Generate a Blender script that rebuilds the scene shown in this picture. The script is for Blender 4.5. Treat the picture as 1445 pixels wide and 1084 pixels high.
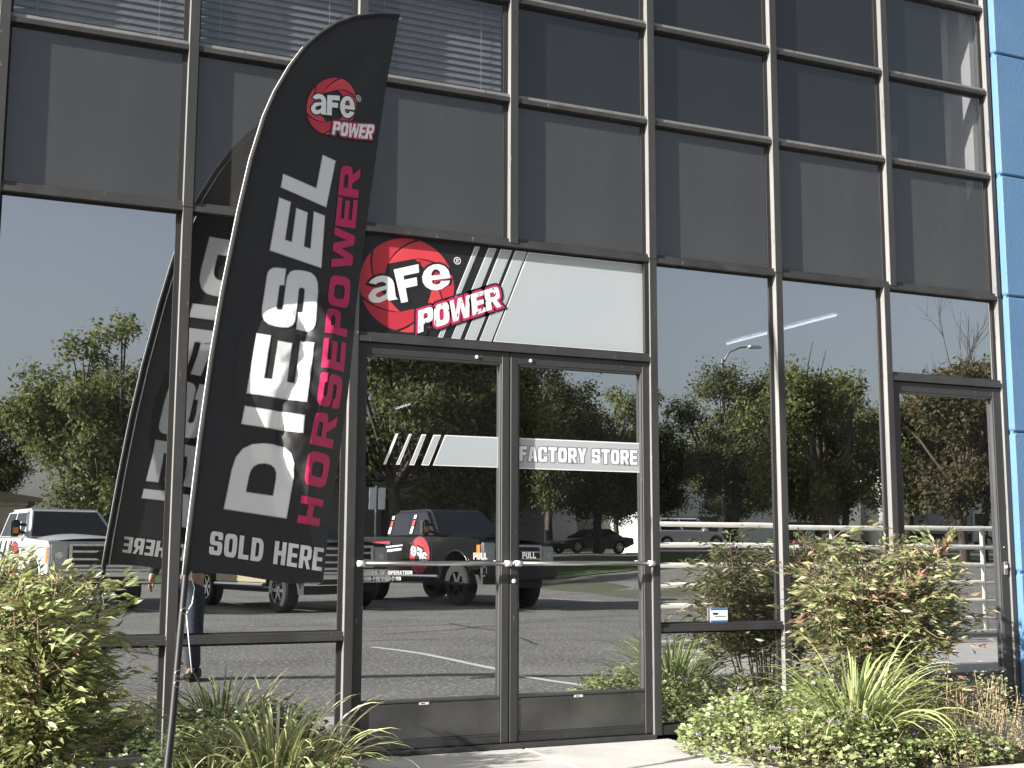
import bpy, bmesh, math, random
import numpy as np
from mathutils import Vector, Matrix, noise

for o in list(bpy.data.objects): bpy.data.objects.remove(o)
scn = bpy.context.scene
COL = scn.collection
R = math.radians

# ------------------------------------------------------------------ camera
cam_d = bpy.data.cameras.new('camera')
cam_d.sensor_width = 36.0
cam_d.lens = 36.0 * 1764.6 / 1445.0
cam_d.clip_start = 0.05
cam_d.clip_end = 1500
cam = bpy.data.objects.new('camera', cam_d); COL.objects.link(cam)
YAW, PITCH, ROLL = 0.41893, 0.13279, 0.00337
fw = Vector((math.sin(YAW)*math.cos(PITCH), math.cos(YAW)*math.cos(PITCH), math.sin(PITCH)))
rt = Vector((math.cos(YAW), -math.sin(YAW), 0)); up = rt.cross(fw)
c_, s_ = math.cos(ROLL), math.sin(ROLL)
rt2, up2 = c_*rt + s_*up, -s_*rt + c_*up
m = Matrix((rt2, up2, -fw)).transposed().to_4x4()
m.translation = Vector((-0.105, -6.612, 1.0823))
cam.matrix_world = m
scn.camera = cam

# ------------------------------------------------------------------ light
AZ, EL = R(76.5), R(22.5)            # sun: azimuth measured from the facade normal towards -x
to_sun = Vector((-math.sin(AZ)*math.cos(EL), -math.cos(AZ)*math.cos(EL), math.sin(EL)))
w = bpy.data.worlds.new('World'); scn.world = w; w.use_nodes = True
nt = w.node_tree
bg = nt.nodes['Background']
sky = nt.nodes.new('ShaderNodeTexSky'); sky.sky_type = 'NISHITA'; sky.sun_disc = False
sky.sun_elevation = EL; sky.sun_rotation = math.atan2(to_sun.x, to_sun.y)
sky.air_density = 1.0; sky.dust_density = 2.6; sky.ozone_density = 1.0
hs = nt.nodes.new('ShaderNodeHueSaturation'); hs.inputs['Saturation'].default_value = .5
nt.links.new(sky.outputs[0], hs.inputs['Color']); nt.links.new(hs.outputs[0], bg.inputs[0]); bg.inputs[1].default_value = 0.055
sl = bpy.data.lights.new('sun', 'SUN'); sl.energy = 4.8; sl.angle = R(0.53); sl.color = (1.0, 0.965, 0.91)
so = bpy.data.objects.new('sun', sl); COL.objects.link(so)
so.rotation_euler = (-to_sun).to_track_quat('-Z', 'Y').to_euler()
so.location = (-20, -10, 20)
scn.view_settings.view_transform = 'Standard'; scn.view_settings.look = 'None'
scn.view_settings.exposure = 1.55; scn.view_settings.gamma = 1.0
scn.render.engine = 'CYCLES'
scn.cycles.max_bounces = 5; scn.cycles.transparent_max_bounces = 10
scn.cycles.glossy_bounces = 3
scn.cycles.diffuse_bounces = 2

# ------------------------------------------------------------------ helpers
def tag(o, label=None, cat=None, group=None, kind=None):
    if label: o['label'] = label
    if cat: o['category'] = cat
    if group: o['group'] = group
    if kind: o['kind'] = kind
    return o

def empty(name, loc=(0, 0, 0), rz=0.0, parent=None):
    o = bpy.data.objects.new(name, None); COL.objects.link(o)
    o.location = loc; o.rotation_euler = (0, 0, rz); o.empty_display_size = .1
    if parent: o.parent = parent
    return o

def link(name, me, mat, parent=None, smooth=False):
    o = bpy.data.objects.new(name, me); COL.objects.link(o)
    if mat is not None and len(me.materials) == 0:
        for mm in (mat if isinstance(mat, (list, tuple)) else [mat]): me.materials.append(mm)
    if parent: o.parent = parent
    if smooth:
        me.polygons.foreach_set('use_smooth', [True]*len(me.polygons))
    return o

class MB:
    """collects faces and builds them as one mesh object"""
    def __init__(s): s.v = []; s.f = []; s.mi = []
    def add(s, vs, fs, mi=0):
        b = len(s.v); s.v += [tuple(v) for v in vs]
        for f in fs: s.f.append([b+i for i in f]); s.mi.append(mi)
        return s
    def box(s, a, b, mi=0):
        x0, y0, z0 = a; x1, y1, z1 = b
        vs = [(x0,y0,z0),(x1,y0,z0),(x1,y1,z0),(x0,y1,z0),(x0,y0,z1),(x1,y0,z1),(x1,y1,z1),(x0,y1,z1)]
        return s.add(vs, [(0,3,2,1),(4,5,6,7),(0,1,5,4),(1,2,6,5),(2,3,7,6),(3,0,4,7)], mi)
    def tube(s, pts, rad, n=8, mi=0, cap=True):
        pts = [Vector(p) for p in pts]
        rs = rad if isinstance(rad, (list, tuple)) else [rad]*len(pts)
        rings = []; ref = None
        for i, p in enumerate(pts):
            d = (pts[min(i+1, len(pts)-1)] - pts[max(i-1, 0)])
            if d.length < 1e-9: d = Vector((0,0,1))
            d.normalize()
            if ref is None: ref = Vector((1,0,0)) if abs(d.x) < .9 else Vector((0,1,0))
            a = (ref - d*ref.dot(d)).normalized(); b = d.cross(a); ref = a
            rings.append([p + (a*math.cos(k*2*math.pi/n) + b*math.sin(k*2*math.pi/n))*rs[i] for k in range(n)])
        base = len(s.v)
        for r in rings: s.v += [tuple(q) for q in r]
        for i in range(len(rings)-1):
            for k in range(n):
                k2 = (k+1) % n
                s.f.append([base+i*n+k, base+i*n+k2, base+(i+1)*n+k2, base+(i+1)*n+k]); s.mi.append(mi)
        if cap:
            s.f.append([base+k for k in reversed(range(n))]); s.mi.append(mi)
            s.f.append([base+(len(rings)-1)*n+k for k in range(n)]); s.mi.append(mi)
        return s
    def prism(s, poly, y0, y1, ax='y', mi=0):
        """polygon in (a,b) extruded along an axis; ax y -> (x,z), x -> (y,z), z -> (x,y)"""
        n = len(poly)
        def P(a, b, t): return {'y': (a, t, b), 'x': (t, a, b), 'z': (a, b, t)}[ax]
        vs = [P(a, b, y0) for a, b in poly] + [P(a, b, y1) for a, b in poly]
        fs = [list(range(n)), list(range(2*n-1, n-1, -1))]
        for i in range(n):
            j = (i+1) % n; fs.append([i, i+n, j+n, j])
        return s.add(vs, fs, mi)
    def mesh(s, name, bevel=0.0, seg=1, recalc=True):
        me = bpy.data.meshes.new(name)
        me.from_pydata(s.v, [], s.f)
        if any(s.mi): me.polygons.foreach_set('material_index', s.mi)
        if recalc or bevel:
            bm = bmesh.new(); bm.from_mesh(me)
            bmesh.ops.recalc_face_normals(bm, faces=bm.faces)
            if bevel:
                es = [e for e in bm.edges if len(e.link_faces) == 2 and e.calc_face_angle(0) > .5]
                bmesh.ops.bevel(bm, geom=es, offset=bevel, segments=seg, affect='EDGES', clamp_overlap=True)
            bm.to_mesh(me); bm.free()
        me.update(); return me
    def build(s, name, mat, parent=None, bevel=0.0, seg=1, smooth=False):
        return link(name, s.mesh(name, bevel, seg), mat, parent, smooth)

def box_obj(name, a, b, mat, parent=None, bevel=0.0):
    return MB().box(a, b).build(name, mat, parent, bevel)

# ------------------------------------------------------------------ materials
def mat(name, col, rough=.6, metal=0.0, col2=None, scale=8.0, lo=.35, hi=.65, bump=0.0, bscale=None,
        spec=.5, coat=0.0, stretch=None, detail=6.0, speck=None, emit=None):
    mt = bpy.data.materials.new(name); mt.use_nodes = True
    t = mt.node_tree; bs = t.nodes['Principled BSDF']
    bs.inputs['Base Color'].default_value = (*col, 1); bs.inputs['Roughness'].default_value = rough
    bs.inputs['Metallic'].default_value = metal; bs.inputs['Specular IOR Level'].default_value = spec
    bs.inputs['Coat Weight'].default_value = coat; bs.inputs['Coat Roughness'].default_value = .04
    tc = t.nodes.new('ShaderNodeTexCoord'); src = tc.outputs['Object']
    if stretch:
        mp = t.nodes.new('ShaderNodeMapping'); mp.inputs['Scale'].default_value = stretch
        t.links.new(src, mp.inputs['Vector']); src = mp.outputs['Vector']
    cur = None
    if col2 is not None:
        nz = t.nodes.new('ShaderNodeTexNoise'); nz.inputs['Scale'].default_value = scale; nz.inputs['Detail'].default_value = detail
        t.links.new(src, nz.inputs['Vector'])
        cr = t.nodes.new('ShaderNodeValToRGB'); cr.color_ramp.elements[0].position = lo; cr.color_ramp.elements[1].position = hi
        cr.color_ramp.elements[0].color = (*col, 1); cr.color_ramp.elements[1].color = (*col2, 1)
        t.links.new(nz.outputs['Fac'], cr.inputs[0]); cur = cr.outputs[0]
    if speck:                                     # (colour, scale, threshold): fine grit or dust specks
        n2 = t.nodes.new('ShaderNodeTexNoise'); n2.inputs['Scale'].default_value = speck[1]; n2.inputs['Detail'].default_value = 2
        t.links.new(src, n2.inputs['Vector'])
        c2 = t.nodes.new('ShaderNodeValToRGB'); c2.color_ramp.elements[0].position = speck[2]; c2.color_ramp.elements[1].position = min(.99, speck[2]+.08)
        t.links.new(n2.outputs['Fac'], c2.inputs[0])
        mx = t.nodes.new('ShaderNodeMix'); mx.data_type = 'RGBA'
        mx.inputs[7].default_value = (*speck[0], 1); mx.inputs[6].default_value = (*col, 1)
        t.links.new(c2.outputs[0], mx.inputs[0])
        if cur: t.links.new(cur, mx.inputs[6])
        cur = mx.outputs[2]
    if cur: t.links.new(cur, bs.inputs['Base Color'])
    if bump:
        n3 = t.nodes.new('ShaderNodeTexNoise'); n3.inputs['Scale'].default_value = bscale or scale*3; n3.inputs['Detail'].default_value = 4
        t.links.new(src, n3.inputs['Vector'])
        bp = t.nodes.new('ShaderNodeBump'); bp.inputs['Strength'].default_value = bump; bp.inputs['Distance'].default_value = .02
        t.links.new(n3.outputs['Fac'], bp.inputs['Height']); t.links.new(bp.outputs[0], bs.inputs['Normal'])
    if emit:
        bs.inputs['Emission Color'].default_value = (*emit[0], 1); bs.inputs['Emission Strength'].default_value = emit[1]
    return mt

def glass(name, refl, refl_col, trans_col, wav=.004, wscale=1.2, dust=.03, dustcol=(.5, .5, .5), rough=0.0):
    """coated architectural glass: a mirror coat over a tinted sheet, a film of dust, faint waviness"""
    mt = bpy.data.materials.new(name); mt.use_nodes = True; t = mt.node_tree
    t.nodes.remove(t.nodes['Principled BSDF']); out = t.nodes['Material Output']
    gl = t.nodes.new('ShaderNodeBsdfGlossy'); gl.inputs['Color'].default_value = (*refl_col, 1); gl.inputs['Roughness'].default_value = rough
    tr = t.nodes.new('ShaderNodeBsdfTransparent'); tr.inputs['Color'].default_value = (*trans_col, 1)
    df = t.nodes.new('ShaderNodeBsdfDiffuse'); df.inputs['Color'].default_value = (*dustcol, 1)
    lw = t.nodes.new('ShaderNodeLayerWeight'); lw.inputs['Blend'].default_value = .5
    fr = t.nodes.new('ShaderNodeMath'); fr.operation = 'POWER'; fr.inputs[1].default_value = 5.0      # Schlick, the same from both sides
    t.links.new(lw.outputs['Facing'], fr.inputs[0])
    mp = t.nodes.new('ShaderNodeMapRange'); mp.inputs['To Min'].default_value = refl+.04; mp.inputs['To Max'].default_value = 1.0
    t.links.new(fr.outputs[0], mp.inputs['Value'])
    m1 = t.nodes.new('ShaderNodeMixShader'); t.links.new(mp.outputs[0], m1.inputs[0])
    t.links.new(tr.outputs[0], m1.inputs[1]); t.links.new(gl.outputs[0], m1.inputs[2])
    tc = t.nodes.new('ShaderNodeTexCoord')
    nz = t.nodes.new('ShaderNodeTexNoise'); nz.inputs['Scale'].default_value = .9; nz.inputs['Detail'].default_value = 7; nz.inputs['Distortion'].default_value = .6
    mpp = t.nodes.new('ShaderNodeMapping'); mpp.inputs['Scale'].default_value = (1.6, 1, .45); t.links.new(tc.outputs['Object'], mpp.inputs['Vector'])
    t.links.new(mpp.outputs['Vector'], nz.inputs['Vector'])
    ma = t.nodes.new('ShaderNodeMapRange'); ma.inputs['From Min'].default_value = .3; ma.inputs['From Max'].default_value = .7
    ma.inputs['To Min'].default_value = dust*.75; ma.inputs['To Max'].default_value = dust*1.25
    t.links.new(nz.outputs['Fac'], ma.inputs['Value'])
    m2 = t.nodes.new('ShaderNodeMixShader'); t.links.new(ma.outputs[0], m2.inputs[0])
    t.links.new(m1.outputs[0], m2.inputs[1]); t.links.new(df.outputs[0], m2.inputs[2])
    t.links.new(m2.outputs[0], out.inputs['Surface'])
    if wav:
        n3 = t.nodes.new('ShaderNodeTexNoise'); n3.inputs['Scale'].default_value = wscale; n3.inputs['Detail'].default_value = 1
        t.links.new(tc.outputs['Object'], n3.inputs['Vector'])
        bp = t.nodes.new('ShaderNodeBump'); bp.inputs['Strength'].default_value = 1.0; bp.inputs['Distance'].default_value = wav
        t.links.new(n3.outputs['Fac'], bp.inputs['Height']); t.links.new(bp.outputs[0], gl.inputs['Normal'])
    return mt

def leafmat(name, rough=.38, trans=.38, spec=.55, sat=.80):
    """leaf colour from the mesh's own colour attribute, some light through the blade"""
    mt = bpy.data.materials.new(name); mt.use_nodes = True; t = mt.node_tree
    bs = t.nodes['Principled BSDF']; out = t.nodes['Material Output']
    at = t.nodes.new('ShaderNodeAttribute'); at.attribute_name = 'tint'
    bs.inputs['Roughness'].default_value = rough; bs.inputs['Specular IOR Level'].default_value = spec
    hs_ = t.nodes.new('ShaderNodeHueSaturation'); hs_.inputs['Saturation'].default_value = sat; t.links.new(at.outputs['Color'], hs_.inputs['Color'])
    t.links.new(hs_.outputs[0], bs.inputs['Base Color'])
    tl = t.nodes.new('ShaderNodeBsdfTranslucent'); t.links.new(hs_.outputs[0], tl.inputs['Color'])
    mx = t.nodes.new('ShaderNodeMixShader'); mx.inputs[0].default_value = trans
    t.links.new(bs.outputs[0], mx.inputs[1]); t.links.new(tl.outputs[0], mx.inputs[2])
    t.links.new(mx.outputs[0], out.inputs['Surface'])
    return mt

M = {}
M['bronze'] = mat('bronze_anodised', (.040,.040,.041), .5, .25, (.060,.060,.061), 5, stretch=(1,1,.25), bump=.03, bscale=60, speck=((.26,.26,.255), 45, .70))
M['frame_lit'] = mat('frame_sunlit_tone', (.235,.23,.222), .5, .2, (.17,.166,.16), 6, stretch=(1,1,.2), bump=.03, bscale=50, speck=((.10,.098,.095), 30, .66))  # paler frame tone that paints sunlight onto mullion sides and upper beads
M['bronze_d'] = mat('bronze_dark', (.032,.032,.033), .5, .25, (.048,.048,.049), 4, stretch=(1,1,.3), bump=.03, bscale=50, speck=((.4,.39,.37), 60, .74))
M['kick'] = mat('kick_plate', (.05,.05,.05), .42, .5, (.10,.10,.098), 3.5, bump=.02, bscale=30, speck=((.45,.44,.42), 38, .72))
M['gasket'] = mat('gasket_rubber', (.012,.012,.012), .7)
M['mirror_glass'] = glass('mirror_glass', .55, (.93,.96,1.0), (.10,.10,.11), wav=.0006, wscale=1.3, dust=.010)
M['film_glass'] = glass('film_glass', .085, (.9,.95,1.0), (.05,.05,.055), wav=.0008, wscale=1.6, dust=.34, dustcol=(.115,.113,.112), rough=.01)
M['film_glass_d'] = glass('film_glass_dark', .08, (.9,.95,1.0), (.05,.05,.055), wav=.0008, wscale=1.6, dust=.28, dustcol=(.045,.045,.046), rough=.01)
M['clear_glass'] = glass('tinted_glass', .08, (.9,.95,1.0), (.55,.56,.58), wav=.001, wscale=1.6, dust=.02)
M['steel'] = mat('brushed_steel', (.62,.58,.53), .3, 1.0, (.5,.48,.45), 20, stretch=(.1,1,1))
M['white_metal'] = mat('white_metal', (.75,.74,.72), .35, .2)
M['concrete'] = mat('concrete', (.40,.388,.365), .85, 0, (.48,.466,.44), 3, bump=.15, bscale=120, speck=((.30,.285,.26), 90, .62))
M['concrete_wall'] = mat('painted_concrete', (.55,.52,.46), .85, 0, (.62,.59,.53), 2, bump=.1, bscale=60)
M['blue'] = mat('blue_paint', (.075,.16,.285), .6, 0, (.088,.18,.31), 2.2, bump=.10, bscale=40)
M['soil'] = mat('planter_soil', (.055,.042,.03), .95, 0, (.10,.078,.055), 18, bump=.8, bscale=60, speck=((.20,.16,.11), 40, .62))
M['asphalt'] = mat('asphalt', (.095,.091,.084), .9, 0, (.19,.18,.163), .7, lo=.28, hi=.72, bump=.6, bscale=120, speck=((.36,.345,.32), 24, .55), detail=12)
M['street'] = mat('street_asphalt', (.09,.086,.082), .9, 0, (.11,.105,.10), 1)
M['paint'] = mat('white_line_paint', (.62,.61,.58), .7, 0, (.45,.44,.42), 14, lo=.5, hi=.8)
M['lawn'] = mat('lawn', (.05,.085,.018), .9, 0, (.085,.125,.028), 9, bump=.6, bscale=90)
M['room'] = mat('dark_interior', (.014,.014,.015), .8)
M['room_white'] = mat('white_reveal', (.78,.74,.69), .7)
M['blind'] = mat('blind_slat', (.42,.42,.42), .5)
M['black_cloth'] = mat('black_cloth', (.014,.0135,.014), .6, 0, (.019,.018,.019), 60, bump=.12, bscale=400)
M['sleeve'] = mat('sleeve_cloth', (.010,.010,.010), .85, 0, (.014,.014,.014), 40, bump=.1, bscale=300)
M['lamp'] = mat('lamp_tube', (.9,.9,.9), .5, emit=((.95,.98,1.0), 5.0))
# ------------------------------------------------------------------ ground
def sm(t):
    t = max(0., min(1., t)); return t*t*(3-2*t)
def zt(x, y):
    """height of the open ground: level by the building, rising towards the street"""
    return -.12 + 1.25*sm((-y-21)/34) + .35*sm((-y-55)/60) + .62*sm((x-15)/9)*sm((-y-9)/12)*(1-sm((-y-30)/25))

def sheet(name, x0, x1, y0, y1, nx, ny, dz, mt, kind='structure'):
    vs = []; fs = []
    for j in range(ny+1):
        for i in range(nx+1):
            x = x0+(x1-x0)*i/nx; y = y0+(y1-y0)*j/ny
            vs.append((x, y, zt(x, y)+dz))
    for j in range(ny):
        for i in range(nx):
            a = j*(nx+1)+i; fs.append((a, a+1, a+nx+2, a+nx+1))
    o = MB().add(vs, fs).build(name, mt, smooth=True); o['kind'] = kind
    return o
M['ground'] = mat('far_ground', (.10,.095,.07), .95, 0, (.07,.085,.035), .4)
sheet('ground', -300, 360, -420, 160, 132, 116, -.06, M['ground'])
sheet('parking_lot', -60, 60, -30, -1.62, 80, 40, .0, M['asphalt'])
sheet('lawn', -60, 90, -37, -30.1, 100, 8, .02, M['lawn'])
sheet('street', -120, 150, -66, -37.2, 135, 24, .004, M['street'])
sheet('verge', -120, 150, -76, -66.1, 100, 8, .02, M['lawn'])

k = MB()
for (x0, x1) in ((-40, 60),):
    k.box((x0, -1.62, -.20), (x1, -1.47, .0-.02))
ko = k.build('kerb', M['concrete'], bevel=.02); ko['kind'] = 'structure'
# entrance walk, cast in slabs with open joints
walk = empty('walkway'); walk['kind'] = 'structure'
for a, b, y0, y1 in ((1.84, 2.90, -.72, -.012), (2.912, 3.86, -.72, -.012), (1.84, 2.90, -1.46, -.732), (2.912, 3.86, -1.46, -.732)):
    MB().box((a, y0, -.16), (b, y1, -.018)).build('slab', M['concrete'], walk, bevel=.006)
box_obj('slab', (5.62, -1.46, -.16), (8.2, -.012, -.02), M['concrete'], walk, .006)
rs = MB(); rs.prism([(5.0, -1.8), (22, -1.8), (22, -4.22), (6.42, -4.22)], -.16, .13, 'z'); rso = rs.build('ramp', M['concrete'], bevel=.012); rso['kind'] = 'structure'
def bed(name, x0, x1, y0, y1):
    n = 40; m_ = 10; vs = []; fs = []
    for j in range(m_+1):
        for i in range(n+1):
            x = x0+(x1-x0)*i/n; y = y0+(y1-y0)*j/m_
            vs.append((x, y, -.045+.03*noise.noise(Vector((x*3, y*3, 1)))+.012*noise.noise(Vector((x*11, y*11, 4)))))
    for j in range(m_):
        for i in range(n):
            a = j*(n+1)+i; fs.append((a, a+1, a+n+2, a+n+1))
    o = MB().add(vs, fs).build(name, M['soil'], smooth=True); o['kind'] = 'structure'
bed('planting_bed', -3.0, 1.835, -1.47, -.0)
bed('planting_bed', 3.865, 5.615, -1.47, -.0)
# painted line on the lot and bay lines by the parked trucks
def strip(name, pts, wd, mt, z=.006):
    vs = []; fs = []
    for i, (x, y) in enumerate(pts):
        a = Vector(pts[max(i-1, 0)]); b = Vector(pts[min(i+1, len(pts)-1)]); d = (b-a).normalized(); n = Vector((-d.y, d.x))*wd/2
        vs += [(x+n.x, y+n.y, zt(x, y)+z), (x-n.x, y-n.y, zt(x, y)+z)]
    for i in range(len(pts)-1): fs.append((2*i, 2*i+1, 2*i+3, 2*i+2))
    o = MB().add(vs, fs).build(name, mt); o['kind'] = 'structure'
strip('painted_line', [(4.72, -8.4), (4.86, -7.8), (4.95, -7.2), (4.99, -6.4), (5.0, -5.6), (5.04, -4.8), (5.12, -4.1), (5.24, -3.5), (5.36, -3.0)], .10, M['paint'])
for bx in (-3.2, .1, 4.0, 7.9, 11.9, 15.6):
    strip('bay_line', [(bx, -17.6), (bx-.6, -20.2), (bx-1.2, -23.2)], .10, M['paint'])

M['tar'] = mat('tar_seal', (.018,.018,.018), .6, 0, (.03,.03,.03), 6)
for k_, (x0_, y0_, ang, n_) in enumerate(((1.0, -9.5, .15, 16), (3.2, -12.8, -.1, 22), (7.0, -8.4, 1.2, 14), (2.2, -6.9, 1.4, 9), (9.5, -14.2, .05, 18), (5.6, -10.6, .5, 12))):
    rg_ = random.Random(k_+50); q_ = [(x0_, y0_)]
    for _ in range(n_):
        ang += rg_.uniform(-.22, .22); q_.append((q_[-1][0]+.32*math.cos(ang), q_[-1][1]-.32*math.sin(ang)))
    strip('crack_seal', q_, .035, M['tar'], .008)
# ------------------------------------------------------------------ the building front
W = .95
H1, H2, H3, H4, HT = 2.872, 3.766, 4.402, 5.04, 5.75
HD = 2.24
YG = .05
bld = empty('office_building', (0, 0, 0))
tag(bld, 'dark glass office front with bronze mullions and mirrored panes behind the flag', 'building')

def vert(x, z0, z1, wd=.05, y0=0.0):
    b = MB(); b.box((x-wd/2, y0+.0045, z0), (x+wd/2, .115, z1))          # box section, sunlight on its sides painted in as a paler tone
    o = b.build('mullion', M['frame_lit'], bld, bevel=.001)
    b = MB(); b.box((x-wd/2-.0005, y0, z0), (x+wd/2+.0005, y0+.0042, z1)); b.build('mullion_front', M['bronze'], o, bevel=.001)  # darker front plate, split off so the sides carry the painted sunlight
    return o
X = {i: W*i for i in range(-2, 8)}
for i in range(-2, 8):
    vert(X[i] if i < 7 else 6.655, H1+.02, HT, .05 if i < 7 else .034)
for i in (-2, -1, 0, 1, 4, 5): vert(X[i], .0, H1+.017)
vert(5.64, .0, H1+.017, .048); vert(6.662, .0, H1+.017, .036)
vert(1.881, 0, H1+.017, .048)

def horiz(x0, x1, z, hh=.05, top=True, name='transom_bar', y0=.007, light=False):
    b = MB()
    b.box((x0, y0, z), (x1, .11, z+hh*.58))
    o = b.build(name, M['bronze'], bld, bevel=.0015)
    b = MB(); b.box((x0, y0+.011, z+hh*.582), (x1, .105, z+hh)); b.build('glazing_bead', M['frame_lit'] if light else M['bronze'], o, bevel=.001)  # light: bead takes the painted sunlit tone
    return o
for (a, c) in zip(range(-2, 7), range(-1, 8)):
    xa = X[a]+.0252; xb = (X[c]-.0252) if c < 7 else 6.6375
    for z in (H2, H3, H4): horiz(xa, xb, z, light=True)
# the deeper bar over the ground floor runs in lengths
for xa, xb in ((-1.875, -.976), (-.924, -.0255), (.0255, .9245), (.9755, 3.7745), (3.8255, 4.7245), (4.7755, 6.637)):
    b = MB(); b.box((xa, .004, H1), (xb, .11, H1+.03)); b.box((xa, .018, H1+.0305), (xb, .105, H1+.052))
    b.build('transom_bar', M['bronze'], bld, bevel=.0015)

gb = bpy.data.materials.new('glass_inner_face'); gb.use_nodes = True; M['glass_back'] = gb
_t = gb.node_tree.nodes.new('ShaderNodeBsdfTransparent'); _t.inputs[0].default_value = (.92,.93,.93,1); gb.node_tree.links.new(_t.outputs[0], gb.node_tree.nodes['Material Output'].inputs['Surface'])
def sheet_glass(name, a, b_, mt, parent):
    """a real sheet with the mirror coat on its outer face"""
    c_ = [(u+v)/2 for u, v in zip(a, b_)]; h_ = [(v-u)/2 for u, v in zip(a, b_)]
    q_ = MB().box([-h for h in h_], h_); q_.mi = [1, 1, 0, 1, 1, 1]
    o_ = q_.build(name, [mt, M['glass_back']], parent); o_.location = c_
    rg_ = random.Random(int(c_[0]*977+c_[2]*131))             # sheets never sit quite true in their frames
    o_.rotation_euler = (R(rg_.uniform(-.07, .07)), 0, R(rg_.uniform(-.14, .14)))
    return o_
def pane(x0, x1, z0, z1, mt, gl=.012, gr=.028, gt=.012, name='window_pane', parent=None, y=YG):
    o = sheet_glass(name, (x0, y, z0), (x1, y+.008, z1), mt, parent or bld)
    if gl:
        g = MB()
        g.box((x0, y-.008, z0), (x0+gl, y-.0005, z1)); g.box((x1-gr, y-.008, z0), (x1, y-.0005, z1))
        g.box((x0+gl+.0002, y-.007, z1-gt), (x1-gr-.0002, y-.0005, z1)); g.box((x0+gl+.0002, y-.007, z0), (x1-gr-.0002, y-.0005, z0+.008))
        go = g.build('gasket', M['gasket'], bld)
    return o

for a in range(-2, 7):
    xa = X[a]+.0252; xb = X[a+1]-.0252 if a < 6 else 6.6375
    pane(xa, xb, H1+.0525, H2-.0005, M['film_glass'])
    pane(xa, xb, H2+.0505, H3-.0005, M['film_glass_d'] if 3 <= a < 6 else M['clear_glass'])
    pane(xa, xb, H3+.0505, H4-.0005, M['film_glass_d'] if a < 6 else M['clear_glass'])
    pane(xa, xb, H4+.0505, HT, M['film_glass_d'])
lower = [(X[-2]+.0252, X[-1]-.0252), (X[-1]+.0252, -.0252), (.0252, X[1]-.0252), (X[1]+.0252, 1.8568), (X[4]+.0252, X[5]-.0252), (X[5]+.0252, 5.6158)]
for xa, xb in lower:
    horiz(xa, xb, .602, .047, name='sill_bar', y0=.005)
    box_obj('base_sill', (xa, .004, .0), (xb, .11, .055), M['bronze_d'], bld, .002)
    pane(xa, xb, .6495, H1-.0005, M['mirror_glass'])
    pane(xa, xb, .0555, .6015, M['mirror_glass'])

# ---- end wall, blue, with grooves and a pale sunlit return
bw = empty('end_wall', (0, 0, 0)); tag(bw, 'blue painted concrete end wall with horizontal grooves right of the glass front', 'wall')
zs = [-.15, .95, 1.93, 2.905, 3.80, 4.72, 5.75]
for z0, z1 in zip(zs[:-1], zs[1:]):
    b = MB()
    pr = [(6.688, z0+.014), (6.700, z0+.002), (9.6, z0+.002), (9.6, z1-.012), (6.700, z1-.012), (6.688, z1-.024)]
    b.prism(pr, -.045, .4)
    b.build('wall_panel', M['blue'], bw, bevel=.008)
box_obj('wall_core', (6.70, -.022, -.15), (9.6, .38, 5.75), M['blue'], bw)
box_obj('wall_joint', (6.681, .004, -.1), (6.687, .2, 5.75), M['gasket'], bld)

# ---- rooms behind the glass
ro = empty('interior', parent=bld)
box_obj('floor', (-1.9, .12, -.12), (9.5, 9.0, -.01), M['room'], ro)
box_obj('upper_floor', (-1.9, .122, 2.89), (9.5, 9.0, 3.10), M['room'], ro)
box_obj('roof_slab', (-1.9, -.0, 5.755), (9.5, 9.0, 5.95), M['room'], ro)
box_obj('back_wall', (-1.9, 9.0, -.12), (9.5, 9.15, 5.95), M['room'], ro)
box_obj('side_wall', (-2.05, .0, -.12), (-1.93, 9.15, 5.95), M['room'], ro)
box_obj('side_wall', (6.74, .41, -.12), (6.9, 9.0, 5.75), M['room'], ro)
box_obj('window_reveal', (6.60, .118, 3.20), (6.685, .40, 5.7), M['room_white'], ro)
bm_ = MB(); bm_.prism([(5.2, 4.22), (6.58, 4.22), (6.58, 4.36), (5.2, 4.36)], .9, 1.1); bm_.build('ceiling_beam', M['blind'], ro)

# ---- venetian blinds upstairs
for bi, (a, lab) in enumerate(((0, 'grey slatted blind behind the upper left corner pane'), (1, 'grey slatted blind behind upper pane above the flag tip'), (2, 'grey slatted blind behind upper pane right of the flag tip'))):
    vb = empty('venetian_blind', (X[a]+W/2, .135, H2+.06)); tag(vb, lab, 'blind', 'upstairs window blinds')
    me0 = None
    for k_ in range(15):
        if me0 is None:
            q = MB(); n_ = 4
            prof = [(-.021+.042*t/n_, .004*math.sin(math.pi*t/n_)) for t in range(n_+1)]
            ang = R(62); ca, sa = math.cos(ang), math.sin(ang)
            prof = [(y*ca - z*sa, y*sa + z*ca) for y, z in prof]
            prof2 = [(y+.0006, z+.0009) for y, z in reversed(prof)]
            q.prism(prof+prof2, -.44, .44, 'x'); me0 = q.mesh('slat')
        s_o = link('slat', me0, M['blind'], vb); s_o.location = (0, 0, .02+.041*k_)
        s_o.rotation_euler = (R(random.Random(a*31+k_).uniform(-2.5, 2.5)), 0, R(random.Random(a*17+k_).uniform(-.3, .3)))
    for cx in (-.32, .3):
        MB().tube([(cx, -.026, 0), (cx, -.026, .62)], .0016, 5).build('cord', M['white_metal'], vb)
    box_obj('bottom_rail', (-.44, -.012, -.01), (.44, .012, .004), M['blind'], vb)

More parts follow.
